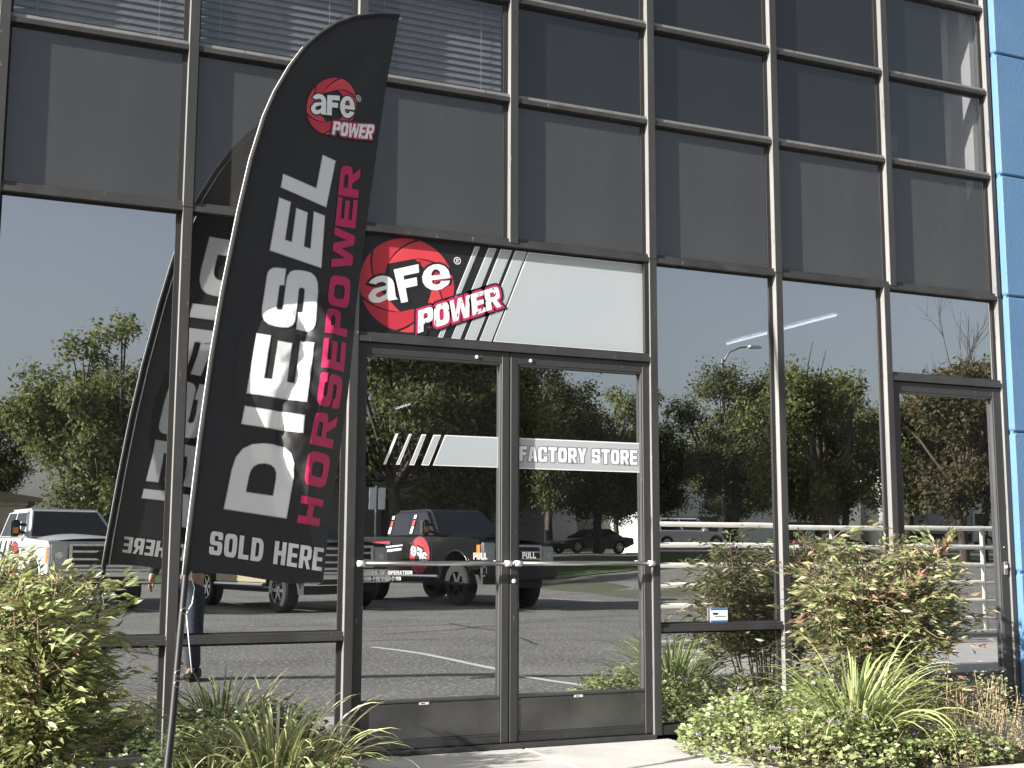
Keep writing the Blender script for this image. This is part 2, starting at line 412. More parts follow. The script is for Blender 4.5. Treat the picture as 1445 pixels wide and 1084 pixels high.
# ---- ceiling lamps seen dimly through the mirrored glass
def lamp_strip(x, y0, y1, z, lab):
    t_ = empty('ceiling_light', (x, (y0+y1)/2, z)); tag(t_, lab, 'light', 'lit ceiling strips indoors')
    L_ = (y1-y0)/2
    MB().box((-.05, -L_, .012), (.05, L_, .05)).build('housing', M['white_metal'], t_)
    MB().tube([(0, -L_+.02, .0), (0, L_-.02, .0)], .008, 8).build('tube', M['lamp'], t_, smooth=True)

# ------------------------------------------------------------------ lettering tools
def fill2d(loops):
    cu = bpy.data.curves.new('c', 'CURVE'); cu.dimensions = '2D'; cu.fill_mode = 'BOTH'
    for lp in loops:
        sp = cu.splines.new('POLY'); sp.points.add(len(lp)-1); sp.use_cyclic_u = True
        for p, q in zip(sp.points, lp): p.co = (q[0], q[1], 0, 1)
    ob = bpy.data.objects.new('c', cu); COL.objects.link(ob)
    bpy.context.view_layer.update()
    me = bpy.data.meshes.new_from_object(ob.evaluated_get(bpy.context.evaluated_depsgraph_get()))
    v = np.array([(p.co.x, p.co.y) for p in me.vertices]); f = [list(p.vertices) for p in me.polygons]
    bpy.data.objects.remove(ob); bpy.data.meshes.remove(me)
    return v, f

def rnd(pts):
    """polygon with rounded corners: (x, y) sharp or (x, y, r)"""
    out = []; n = len(pts)
    for i, p in enumerate(pts):
        r = p[2] if len(p) > 2 else 0
        P = Vector(p[:2])
        if r <= 0: out.append((P.x, P.y)); continue
        a = (Vector(pts[i-1][:2])-P); c = (Vector(pts[(i+1) % n][:2])-P)
        r = min(r, a.length*.5, c.length*.5); A = P+a.normalized()*r; C = P+c.normalized()*r
        for t in (0, .25, .5, .75, 1):
            q = A*(1-t)**2 + P*2*t*(1-t) + C*t*t; out.append((q.x, q.y))
    return out

def block_letter(ch, w_=.27, t=.25):
    if ch == 'I': return [[(0,0),(1,0),(1,1),(0,1)]]
    if ch == 'D': return [rnd([(0,0),(1,0,.42),(1,1,.42),(0,1)]), rnd([(w_,t),(1-w_,t,.22),(1-w_,1-t,.22),(w_,1-t)])]
    if ch == 'O': return [rnd([(0,0,.3),(1,0,.3),(1,1,.3),(0,1,.3)]), rnd([(w_,t,.14),(1-w_,t,.14),(1-w_,1-t,.14),(w_,1-t,.14)])]
    if ch == 'E':
        h = (1-3*t*.86)/2; b_ = t*.86
        return [[(0,0),(1,0),(1,b_),(w_,b_),(w_,b_+h),(.93,b_+h),(.93,2*b_+h),(w_,2*b_+h),(w_,1-b_),(1,1-b_),(1,1),(0,1)]]
    if ch == 'L': return [[(0,0),(1,0),(1,t),(w_,t),(w_,1),(0,1)]]
    if ch == 'H': return [[(0,0),(w_,0),(w_,.5-t/2),(1-w_,.5-t/2),(1-w_,0),(1,0),(1,1),(1-w_,1),(1-w_,.5+t/2),(w_,.5+t/2),(w_,1),(0,1)]]
    if ch == 'S':
        a = t*.9
        return [rnd([(1-w_,.67),(1,.67),(1,1,.28),(0,1,.28),(0,.5-a/2,.2),(1-w_,.5-a/2,.06),(1-w_,a,.08),(w_,a,.08),(w_,.33),(0,.33),(0,0,.28),(1,0,.28),(1,.5+a/2,.2),(w_,.5+a/2,.06),(w_,1-a,.08),(1-w_,1-a,.08)])]
    if ch == 'P': return [rnd([(0,0),(w_,0),(w_,.34),(1,.34,.25),(1,1,.28),(0,1)]), rnd([(w_,.34+t*.9),(1-w_,.34+t*.9,.1),(1-w_,1-t*.9,.1),(w_,1-t*.9)])]
    if ch == 'R': return [rnd([(0,0),(w_,0),(w_,.36),(.45,.36),(.70,0),(1,0),(.74,.38),(1,.42,.2),(1,1,.28),(0,1)]), rnd([(w_,.36+t*.85),(1-w_,.36+t*.85,.08),(1-w_,1-t*.85,.08),(w_,1-t*.85)])]
    if ch == 'W': return [[(.13,0),(.37,0),(.5,.58),(.63,0),(.87,0),(1,1),(.80,1),(.73,.36),(.59,1),(.41,1),(.27,.36),(.20,1),(0,1)]]
    if ch == 'F': return [[(0,0),(w_,0),(w_,.40),(.88,.40),(.88,.40+t),(w_,.40+t),(w_,1-t),(1,1-t),(1,1),(0,1)]]
    if ch == 'A': return [[(0,0),(w_*.95,0),(w_+.02,.2),(.98-w_,.2),(1-w_*.95,0),(1,0),(.74,1),(.26,1)], [(w_+.06,.2+t*.8),(.94-w_,.2+t*.8),(.5,.84)]]
    if ch == 'C': return [rnd([(1-w_,.64),(1,.64),(1,1,.3),(0,1,.3),(0,0,.3),(1,0,.3),(1,.36),(1-w_,.36),(1-w_,t*.8,.08),(w_,t*.8,.08),(w_,1-t*.8,.08),(1-w_,1-t*.8,.08)])]
    if ch == 'T': return [[(.5-w_/2,0),(.5+w_/2,0),(.5+w_/2,1-t),(1,1-t),(1,1),(0,1),(0,1-t),(.5-w_/2,1-t)]]
    if ch == 'Y': return [[(.5-w_/2,0),(.5+w_/2,0),(.5+w_/2,.38),(1,1),(1-w_,1),(.5,.60),(w_,1),(0,1),(.5-w_/2,.38)]]
    if ch == 'U': return [rnd([(0,1),(0,0,.3),(1,0,.3),(1,1),(1-w_,1),(1-w_,t*.8,.1),(w_,t*.8,.1),(w_,1)])]
    if ch == 'N': return [[(0,0),(w_,0),(w_,.58),(1-w_,0),(1,0),(1,1),(1-w_,1),(1-w_,.42),(w_,1),(0,1)]]
    if ch == 'M': return [[(0,0),(w_*.8,0),(w_*.8,.6),(.43,0),(.57,0),(1-w_*.8,.6),(1-w_*.8,0),(1,0),(1,1),(1-w_,1),(.5,.42),(w_,1),(0,1)]]
    if ch == '0': return block_letter('O', w_, t)
    if ch == '5': return [rnd([(0,0,.2),(1,0,.3),(1,.62,.3),(w_,.62),(w_,1-t),(1,1-t),(1,1),(0,1),(0,.40),(1-w_,.40,.1),(1-w_,t,.1),(w_,t),(w_,.28),(0,.28)])]
    if ch == '7': return [[(.2,0),(.2+w_,0),(1,1-t),(1,1),(0,1),(0,1-t),(1-w_,1-t)]]
    if ch == ':': return [[(.2,.12),(.8,.12),(.8,.34),(.2,.34)], [(.2,.62),(.8,.62),(.8,.84),(.2,.84)]]
    if ch == '-': return [[(0,.38),(1,.38),(1,.60),(0,.60)]]
    if ch == 'a':
        out = arc(.5,.62,.50,.42,150,0)+[(1,.30),(1.0,.12),(1.06,0),(.72,0),(.69,.08)]+arc(.36,.26,.36,.28,-60,-200)+[(.20,.56),(.70,.62)]+arc(.5,.66,.20,.13,0,150)
        return [out, [(.68,.46),(.42,.41)]+arc(.40,.29,.12,.10,130,300)+[(.62,.26),(.68,.34)]]
    if ch == 'e':
        out = arc(.5,.5,.52,.53,0,290)+[(.94,.16),(1.0,.30),(.66,.32)]+arc(.5,.32,.16,.12,0,-180)+[(.335,.40),(1.02,.40)]
        return [out, [(.335,.58)]+arc(.5,.62,.165,.20,180,0)+[(.665,.58)]]
WID = {'I': .5, 'W': 1.4, 'M': 1.25, ':': .42, '-': .6, 'L': .85, 'E': .88, 'F': .85, '7': .8}
def arc(cx, cy, rx, ry, a0, a1, n=12):
    return [(cx+rx*math.cos(R(a0+(a1-a0)*i/n)), cy+ry*math.sin(R(a0+(a1-a0)*i/n))) for i in range(n+1)]
def word_loops(s, w_=.34, t=.2, gap=.13, space=.55):
    """a word as loops in the unit box"""
    x = 0; out = []
    for ch in s:
        if ch == ' ': x += space; continue
        wd = WID.get(ch, 1.0)
        out.append([[(x+p[0]*wd, p[1]) for p in lp] for lp in block_letter(ch, w_/wd if wd > .6 else w_, t)]); x += wd+gap
    x -= gap
    return [[[(p[0]/x, p[1]) for p in lp] for lp in L] for L in out]
def offset_loop(lp, d):
    n = len(lp); A = sum(lp[i][0]*lp[(i+1) % n][1]-lp[(i+1) % n][0]*lp[i][1] for i in range(n)); sg_ = 1 if A > 0 else -1
    out = []
    for i in range(n):
        p0, p1, p2 = Vector(lp[i-1]), Vector(lp[i]), Vector(lp[(i+1) % n])
        a = (p1-p0); b_ = (p2-p1)
        if a.length < 1e-7 or b_.length < 1e-7: out.append(tuple(p1)); continue
        n1 = Vector((a.y, -a.x)).normalized()*sg_; n2 = Vector((b_.y, -b_.x)).normalized()*sg_
        mm = n1+n2
        if mm.length < .3: out.append(tuple(p1+n1*d)); continue
        mm = mm/mm.length_squared*2
        if mm.length > 2: mm = mm.normalized()*2
        out.append(tuple(p1+mm*d))
    return out
def put(name, glyphs, quad, fn, layer, mt, parent, grow=0.0, cut=0.0):
    """glyph loops in the unit box -> one print on the quad, optionally grown outwards as an outline"""
    V = []; F = []
    for L in glyphs:
        q = [[tuple(p) for p in quadmap(np.array(lp), quad)] for lp in L]
        if grow: q = [offset_loop(lp, grow if i == 0 else -grow) for i, lp in enumerate(q)]
        if grow > .02: q = q[:1]
        v, f = fill2d(q); b0 = len(V); V += [tuple(p) for p in v]; F += [[i+b0 for i in ff] for ff in f]
    return decal(name, np.array(V), F, lambda x, z: fn(x, z, layer), mt, parent, cut)

def quadmap(v, q):
    """unit box -> quad [start-base, end-base, end-cap, start-cap]"""
    q = [np.array(p, float) for p in q]; u = v[:, :1]; t = v[:, 1:2]
    return (1-u)*(1-t)*q[0]+u*(1-t)*q[1]+u*t*q[2]+(1-u)*t*q[3]

def decal(name, v, f, mapper, mt, parent, cut=0.0, smooth=False):
    """a flat print: 2D mesh, cut on a grid if it has to follow a curved cloth, then placed by mapper"""
    me = bpy.data.meshes.new(name)
    me.from_pydata([(p[0], p[1], 0) for p in v], [], f)
    if cut:
        bm = bmesh.new(); bm.from_mesh(me)
        for ax in (0, 1):
            lo = min(vv.co[ax] for vv in bm.verts); hi = max(vv.co[ax] for vv in bm.verts)
            t = math.ceil(lo/cut)*cut
            while t < hi:
                no = Vector((1, 0, 0)) if ax == 0 else Vector((0, 1, 0))
                bmesh.ops.bisect_plane(bm, geom=bm.verts[:]+bm.edges[:]+bm.faces[:], plane_co=no*t, plane_no=no); t += cut
        bmesh.ops.triangulate(bm, faces=bm.faces)
        bm.to_mesh(me); bm.free()
    for vv in me.vertices: vv.co = mapper(vv.co.x, vv.co.y)
    me.update()
    return link(name, me, mt, parent, smooth or cut > 0)

M['v_red'] = mat('red_vinyl', (.52,.035,.055), .45, 0, (.44,.025,.05), 3)
M['v_red2'] = mat('red_vinyl_bright', (.62,.06,.07), .45, 0, (.56,.04,.06), 3)
M['v_white'] = mat('white_vinyl', (.82,.82,.82), .5)
M['v_black'] = mat('black_vinyl', (.014,.015,.017), .45)
M['v_silver'] = mat('silver_vinyl', (.40,.435,.46), .42, .1, (.44,.47,.49), 1.0)
M['v_pink'] = mat('crimson_print', (.50,.018,.10), .6)
M['f_white'] = mat('white_print', (.72,.72,.72), .65)

def shutter(n=6, rin=.60, gap=.045, phase=.35):
    """the blades of a camera-shutter ring, radius 1"""
    out = []
    for i in range(n):
        a0 = phase+i*2*math.pi/n; a1 = a0+2*math.pi/n; sw = 1.05
        pts = []
        for t in range(9):
            a = a0+gap+(a1-a0-2*gap)*t/8; pts.append((math.cos(a), math.sin(a)))
        for t in range(1, 7):            # trailing edge curls in to the opening
            k_ = t/6; a = a1-gap+sw*k_; r = 1-(1-rin)*(1-(1-k_)**1.6); pts.append((r*math.cos(a), r*math.sin(a)))
        for t in range(5, 0, -1):
            k_ = t/6; a = a0+gap+sw*k_ ; r = 1-(1-rin)*(1-(1-k_)**1.6); pts.append((r*math.cos(a), r*math.sin(a)))
        out.append(pts)
    return out

def logo(place, parent, ringq, letters, powq, regp=None, cut=0.0, reg_r=.03, disc=True):
    """round shutter badge with three letters and a slanted word; place(x, z, layer) -> 3D"""
    c, ex, ey = [np.array(q, float) for q in ringq]; ex = ex-c; ey = ey-c
    aff = lambda v: c+np.asarray(v)[:, :1]*ex+np.asarray(v)[:, 1:2]*ey
    if disc:
        v, f = fill2d([[(1.06*math.cos(t*math.pi/24), 1.06*math.sin(t*math.pi/24)) for t in range(48)]])
        decal('badge_ground', aff(v), f, lambda x, z: place(x, z, 1), M['v_black'], parent, cut)
    for i, lp in enumerate(shutter()):
        v, f = fill2d([lp]); decal('badge_blade', aff(v), f, lambda x, z: place(x, z, 2), M['v_red'] if i % 2 else M['v_red2'], parent, cut)
    sc = float(np.linalg.norm(ex))
    for ch, q in letters:
        gl = [block_letter(ch, .34, .24)] if len(ch) == 1 else word_loops(ch, .34, .24, gap=.06)
        put('letter_outline', gl, q, place, 3, M['v_black'], parent, sc*.045, cut)
    for ch, q in letters:
        gl = [block_letter(ch, .34, .24)] if len(ch) == 1 else word_loops(ch, .34, .24, gap=.06)
        put('letter', gl, q, place, 4, M['v_white'], parent, 0, cut)
    if powq is not None:
        gl = word_loops('POWER', .36, .24, gap=.05)
        put('word_shadow', gl, powq, place, 4.6, M['v_black'], parent, sc*.085, cut)
        put('word_outline', gl, powq, place, 5, M['v_pink'], parent, sc*.045, cut)
        put('word', gl, powq, place, 6, M['v_white'], parent, 0, cut)
        rr = random.Random(5); cv = []; cf = []
        for _ in range(22):                          # chips scratched out of the word
            x, y, l_, a = rr.random(), rr.random(), rr.uniform(.02, .09), rr.uniform(.5, 1.6)
            b0 = len(cv); dx, dy = math.cos(a)*l_*.35, math.sin(a)*l_*2.2
            cv += [(x-dx, y-dy), (x+.006, y-.02), (x+dx, y+dy), (x-.006, y+.03)]; cf.append([b0, b0+1, b0+2, b0+3])
        cv = np.clip(np.array(cv), .01, .99)
        decal('word_chips', quadmap(cv, powq), cf, lambda x, z: place(x, z, 7), M['v_black'], parent)
    if regp is not None:
        ring = [[(math.cos(t*math.pi/12)*reg_r, math.sin(t*math.pi/12)*reg_r) for t in range(24)], [(math.cos(t*math.pi/12)*reg_r*.8, math.sin(t*math.pi/12)*reg_r*.8) for t in range(24)]]
        v, f = fill2d(ring); decal('mark_ring', v+np.array(regp), f, lambda x, z: place(x, z, 3), M['v_white'], parent)
        rx, ry = regp; h_ = reg_r*.5
        put('mark_letter', [block_letter('R', .25, .18)], [(rx-h_*.7, ry-h_), (rx+h_*.7, ry-h_), (rx+h_*.7, ry+h_), (rx-h_*.7, ry+h_)], place, 3, M['v_white'], parent)

FL = {"pole":[[-0.3095,0.2464],[-0.2915,0.4128],[-0.2687,0.6807],[-0.2424,0.9804],[-0.2257,1.1432],[-0.1787,1.543],[-0.1285,1.9012],[-0.0753,2.2118],[0.0022,2.5911],[0.0689,2.8645],[0.1423,3.0962],[0.2022,3.2399],[0.2842,3.3936],[0.3686,3.5217],[0.4551,3.6185],[0.5662,3.7175],[0.6804,3.7913],[0.8214,3.8548],[0.9766,3.8986]],"right":[[0.343,0.9373],[0.439,0.9914],[0.4773,1.1987],[0.5382,1.4914],[0.5934,1.7956],[0.6532,2.2182],[0.7197,2.6265],[0.7982,3.0384],[0.8808,3.472],[0.9811,3.8875]],"bottom":[[-0.2362,0.9973],[-0.0162,0.9808],[0.2501,0.9418],[0.3999,0.9425]],"litL":[[0.1802,2.302],[0.0487,2.1487],[-0.0087,1.9628],[-0.0179,1.74],[0.0363,1.6194],[0.0655,1.4815],[0.1453,1.34],[0.2035,1.194],[0.2396,1.0417],[0.2686,0.9505]],"litR":[[0.2382,2.3114],[0.3962,2.2504],[0.5163,2.0949],[0.5063,1.9907],[0.4796,1.8523],[0.4374,1.7151],[0.3883,1.5804],[0.3706,1.3864],[0.3609,1.1967],[0.405,1.0413],[0.4271,0.9637]],"DIESEL":{"D":[[0.2457,1.2228],[0.3123,1.5323],[-0.0011,1.5454],[-0.0657,1.2558]],"I":[[0.3379,1.5974],[0.3464,1.671],[0.0353,1.6995],[0.0177,1.6261]],"E":[[0.3587,1.7368],[0.4005,2.0064],[0.0956,2.0304],[0.0455,1.761]],"S":[[0.4068,2.0654],[0.4359,2.3762],[0.1554,2.3574],[0.1119,2.0787]],"E2":[[0.4486,2.4071],[0.4731,2.6692],[0.2167,2.7032],[0.1651,2.4413]],"L":[[0.4822,2.7191],[0.5415,2.9682],[0.2736,3.0036],[0.2268,2.7606]]},"HORSE":[["H",[[0.4211,1.1883],[0.4472,1.3062],[0.3273,1.3214],[0.3027,1.2019]]],["O",[[0.4586,1.3579],[0.4919,1.5085],[0.3684,1.5209],[0.3372,1.3692]]],["R",[[0.4985,1.5383],[0.5313,1.6861],[0.4045,1.6959],[0.3738,1.547]]],["S",[[0.538,1.7167],[0.5646,1.8675],[0.436,1.8748],[0.41,1.7227]]],["E",[[0.5676,1.8917],[0.5846,2.0309],[0.4572,2.036],[0.4387,1.8952]]],["P",[[0.5881,2.059],[0.6054,2.2009],[0.4792,2.2039],[0.4604,2.0603]]],["O",[[0.6081,2.2223],[0.6275,2.3815],[0.5026,2.3823],[0.4815,2.2216]]],["W",[[0.6325,2.4217],[0.6579,2.6293],[0.5348,2.6273],[0.5074,2.4185]]],["E",[[0.6592,2.6406],[0.6778,2.792],[0.5559,2.7882],[0.5358,2.6347]]],["R",[[0.6792,2.8035],[0.699,2.9655],[0.5785,2.9598],[0.5569,2.7958]]]],"SOLD":[[-0.1387,1.0657],[0.4313,0.9915],[0.4467,1.0912],[-0.1299,1.1618]],"logo":[[0.5275,3.2557],[0.6779,3.2852],[0.5564,3.4172]],"lafe":[[0.3986,3.1793],[0.6631,3.2272],[0.6702,3.3412],[0.404,3.2857]],"lpow":[[0.5228,3.1033],[0.7736,3.1402],[0.7943,3.225],[0.5347,3.1742]],"lreg":[[0.695,3.3443]]}
SG = {"ring":[[2.2024,2.5889],[2.4884,2.5861],[2.2099,2.8636]],"a":[[1.9743,2.4612],[2.1348,2.4991],[2.1133,2.6417],[1.9588,2.6014]],"F":[[2.1657,2.4818],[2.2848,2.5157],[2.2664,2.7176],[2.1166,2.6717]],"e":[[2.2997,2.5618],[2.4661,2.5954],[2.451,2.7432],[2.2861,2.7029]],"P":[[2.2674,2.3137],[2.7882,2.5129],[2.767,2.6339],[2.2679,2.4458]],"reg":[[2.5066,2.7616]],"bars":[[[2.3906,2.2968],[2.4204,2.2969],[2.6455,2.8496],[2.6146,2.8497]],[[2.4732,2.297],[2.5271,2.297],[2.7519,2.8489],[2.7002,2.8492]],[[2.5565,2.2971],[2.627,2.2972],[2.8529,2.8484],[2.7783,2.8488]],[[2.6495,2.2972],[2.724,2.2973],[2.9491,2.8478],[2.8737,2.8482]]],"silver":[[2.7362,2.2973],[2.9575,2.8477]]}

# ------------------------------------------------------------------ sign over the doors
sg = empty('transom_sign', (2.85, .046, 2.30)); tag(sg, 'printed sign with red shutter badge and silver stripes over the double doors', 'sign')
sx0, sx1, sz0, sz1 = 1.9055, 3.7745, 2.296, 2.8715
def sp(x, z, layer=0): return Vector((x-2.85, -.0007*layer, z-2.30))
q = MB(); q.box((sx0-2.85, .0004, sz0-2.30), (sx1-2.85, .012, sz1-2.30)); q.build('panel', M['v_black'], sg)
def poly(name, pts, layer, mt, parent=sg, fn=sp):
    return decal(name, np.array(pts), [list(range(len(pts)))], lambda x, z: fn(x, z, layer), mt, parent)
def clipz(p, q, z):
    t = (z-p[1])/(q[1]-p[1]); return (p[0]+(q[0]-p[0])*t, z)
zb, zt_ = sz0+.004, sz1-.012
for br in SG['bars']:
    o1, o2 = clipz(br[0], br[3], zb), clipz(br[1], br[2], zb); u1, u2 = clipz(br[0], br[3], zt_), clipz(br[1], br[2], zt_)
    poly('stripe_edge', [o1, o2, u2, u1], 1, M['v_white'])
    e_ = .0045
    poly('stripe', [(o1[0]+e_, zb+e_), (o2[0]-e_, zb+e_), (u2[0]-e_, zt_-e_), (u1[0]+e_, zt_-e_)], 2, M['v_silver'])
s0, s1 = clipz(SG['silver'][0], SG['silver'][1], zb), clipz(SG['silver'][0], SG['silver'][1], zt_)
poly('silver_field_edge', [s0, (sx1-.004, zb), (sx1-.004, zt_), s1], 1, M['v_white'])
poly('silver_field', [(s0[0]+.006, zb+.005), (sx1-.010, zb+.005), (sx1-.010, zt_-.005), (s1[0]+.006, zt_-.005)], 2, M['v_silver'])
logo(sp, sg, SG['ring'], [('a', SG['a']), ('F', SG['F']), ('e', SG['e'])], SG['P'], SG['reg'][0], reg_r=.022, disc=True)
pane(sx0, sx1, sz0, sz1, M['film_glass_d'], gl=0, y=.07)
gk = MB(); gk.box((sx1-.03, .012, sz0), (sx1+.0002, .040, sz1)); gk.build('gasket', M['gasket'], bld)

# ------------------------------------------------------------------ doors
horiz(1.9055, 3.7745, HD, .055, name='door_header', y0=.002)
def door(x0, x1, hinge, lab, stl=.05, str_=.05, top=2.238, kick=.272):
    d = empty('door', (x0, .02, .0), parent=bld); d['label'] = lab
    wdt = x1-x0
    b = MB()
    b.box((0, 0, .012), (stl, .045, top)); b.box((wdt-str_, 0, .012), (wdt, .045, top))
    b.box((stl+.0002, .001, top-.066), (wdt-str_-.0002, .044, top))
    b.build('door_frame', M['bronze_d'], d, bevel=.003)
    b = MB(); b.box((stl+.0004, .003, .012), (wdt-str_-.0004, .043, .048)); b.box((stl+.0004, .005, .0482), (wdt-str_-.0004, .043, .062))
    b.build('door_sweep', M['bronze_d'], d, bevel=.002)
    b = MB(); b.box((stl+.0004, .006, .0625), (wdt-str_-.0004, .042, kick-.016)); b.build('kick_panel', M['kick'], d, bevel=.003)
    b = MB(); b.box((stl+.0004, .002, kick-.0155), (wdt-str_-.0004, .043, kick)); b.build('glazing_bead', M['bronze'], d, bevel=.002)
    b = MB()
    b.box((stl+.0003, .004, kick+.0003), (stl+.009, .03, top-.0663)); b.box((wdt-str_-.009, .004, kick+.0003), (wdt-str_-.0003, .03, top-.0663))
    b.box((stl+.0093, .004, top-.075), (wdt-str_-.0093, .03, top-.0664))
    b.build('glazing_bead', M['bronze'], d, bevel=.001)
    g = sheet_glass('door_glass', (stl+.0002, .0315, kick+.0002), (wdt-str_-.0002, .0385, top-.0662), M['mirror_glass'], d)
    return d, wdt, g
d1, w1, g1 = door(1.907, 2.834, 0, 'left leaf of the double door with opening hours on its glass')
d2, w2, g2 = door(2.840, 3.7735, 1, 'right leaf of the double door with lettered silver band')
d3, w3, g3 = door(5.668, 6.6415, 0, 'single glass door at the right end beside the blue wall', stl=.058, str_=.072, top=2.235, kick=.276)
horiz(5.6645, 6.6435, HD, .055, name='door_header', y0=.002)
pane(5.6645, 6.6435, 2.2955, H1-.0005, M['mirror_glass'])
box_obj('threshold', (1.907, -.03, -.016), (3.7735, .11, .008), M['bronze_d'], bld, .004)
box_obj('threshold', (5.6645, -.03, -.016), (6.64, .11, .008), M['bronze_d'], bld, .004)
def push_bar(d, wdt, z=1.012):
    b = MB(); b.tube([(.028, -.05, z), (wdt-.028, -.05, z)], .0125, 12); o = b.build('push_bar', M['steel'], d, smooth=True)
    for x in (.028, wdt-.028):
        b = MB(); b.tube([(x, .004, z), (x, -.035, z), (x, -.05, z)], [.012, .013, .016], 12)
        b.tube([(x-.02, -.05, z), (x+.02, -.05, z)], .0165, 12); b.build('bar_bracket', M['white_metal'], o, smooth=True)
push_bar(d1, w1); push_bar(d2, w2)
def knob(d, x, z, r=.014, dep=.012, name='lock_cylinder', mt='white_metal'):
    b = MB(); b.tube([(x, .003, z), (x, -dep*.6, z), (x, -dep, z), (x, -dep-.001, z)], [r, r, r*.8, r*.3], 14); return b.build(name, M[mt], d, smooth=True)
knob(d2, .022, .913); knob(d1, 2.625-1.907, 2.197, .011, .006, 'closer_bolt'); knob(d2, 2.969-2.840, 2.197, .011, .006, 'closer_bolt')
b = MB(); b.box((w3-.052, -.012, .93), (w3-.02, .003, 1.02)); b.build('lock_plate', M['steel'], d3, bevel=.003); knob(d3, w3-.036, .985, .012, .022); knob(d3, w3-.036, 1.12, .004, .004, 'screw')
for d_, xx in ((d1, .42), (d2, .44), (d3, .52)):
    b = MB(); b.box((xx-.028, .0035, .243), (xx+.028, .0058, .257)); b.build('maker_plate', M['white_metal'], d_)
    b = MB(); b.box((xx-.02, .0028, .247), (xx+.004, .0034, .252)); b.build('maker_plate_print', M['v_black'], d_)
# prints on the door glass
GYW = .02+.0315-.0006
def dp(x, z, layer=0): return Vector((x, GYW-.0005*layer, z))
pr_l = empty('door_print', (0, 0, 0), parent=bld); pr_l['label'] = 'silver stripes and white lettering printed on the door glass'
bars = [[[2.0765,1.559],[2.0925,1.5595],[2.1635,1.7352],[2.1473,1.7345]],[[2.1513,1.560],[2.1722,1.560],[2.243,1.7355],[2.2266,1.7355]],[[2.2304,1.560],[2.2596,1.560],[2.3302,1.7365],[2.3018,1.7365]],[[2.3019,1.561],[2.3479,1.561],[2.4195,1.737],[2.373,1.737]],[[2.3716,1.562],[2.7745,1.562],[2.7745,1.7385],[2.4435,1.7385]]]
for i, bq in enumerate(bars):
    poly('stripe_edge', bq, 1, M['v_white'], pr_l, dp)
    e_ = .005
    if i > 0: poly('stripe', [(bq[0][0]+e_*1.1, bq[0][1]+e_), (bq[1][0]-e_*1.1, bq[1][1]+e_), (bq[2][0]-e_*1.1, bq[2][1]-e_), (bq[3][0]+e_*1.1, bq[3][1]-e_)], 2, M['v_silver'], pr_l, dp)
poly('band_edge', [(2.8995,1.560),(3.715,1.560),(3.715,1.7405),(2.8995,1.7405)], 1, M['v_white'], pr_l, dp)
poly('band', [(2.8995,1.566),(3.715,1.566),(3.715,1.7345),(2.8995,1.7345)], 2, M['v_silver'], pr_l, dp)
FQ = [(2.910,1.605),(3.700,1.607),(3.700,1.694),(2.910,1.692)]
M['v_grey'] = mat('grey_shadow_print', (.22,.23,.24), .5)
gl = word_loops('FACTORY STORE', .36, .21, gap=.12, space=.5)
put('lettering_shadow', gl, FQ, dp, 3, M['v_grey'], pr_l, .007)
put('lettering', gl, FQ, dp, 4, M['v_white'], pr_l)
for qd in ([(2.6238,1.034),(2.7096,1.034),(2.7096,1.072),(2.6238,1.072)], [(2.9303,1.040),(3.0166,1.040),(3.0166,1.077),(2.9303,1.077)]):
    put('lettering', word_loops('PULL', .36, .22), qd, dp, 1, M['v_white'], pr_l)
put('lettering', word_loops('HOURS OF OPERATION', .34, .22, space=.9), [(1.9705,.9513),(2.2573,.9513),(2.2573,.9725),(1.9705,.9725)], dp, 1, M['v_white'], pr_l)
put('lettering', word_loops('MON-FRI 7:00-5:00', .34, .22), [(1.9705,.9180),(2.1911,.9180),(2.1911,.9395),(1.9705,.9395)], dp, 1, M['v_white'], pr_l)
# small card standing on the sill behind the bush
cd = empty('notice_card', (4.26, .0335, .6508)); tag(cd, 'small white and blue card in the window corner above the sill', 'card')
MB().box((-.063, 0, 0), (.063, .002, .086)).build('card', M['v_white'], cd)
M['card_blue'] = mat('card_blue', (.05,.14,.36), .5)
b = MB(); b.box((-.063, -.0006, .074), (.063, -.0001, .086)); b.box((-.063, -.0006, 0), (.063, -.0001, .012)); b.build('border', M['card_blue'], cd)
b = MB(); b.box((-.045, -.0006, .046), (-.008, -.0001, .058)); b.box((-.03, -.0006, .034), (.05, -.0001, .038)); b.build('print', M['v_black'], cd)
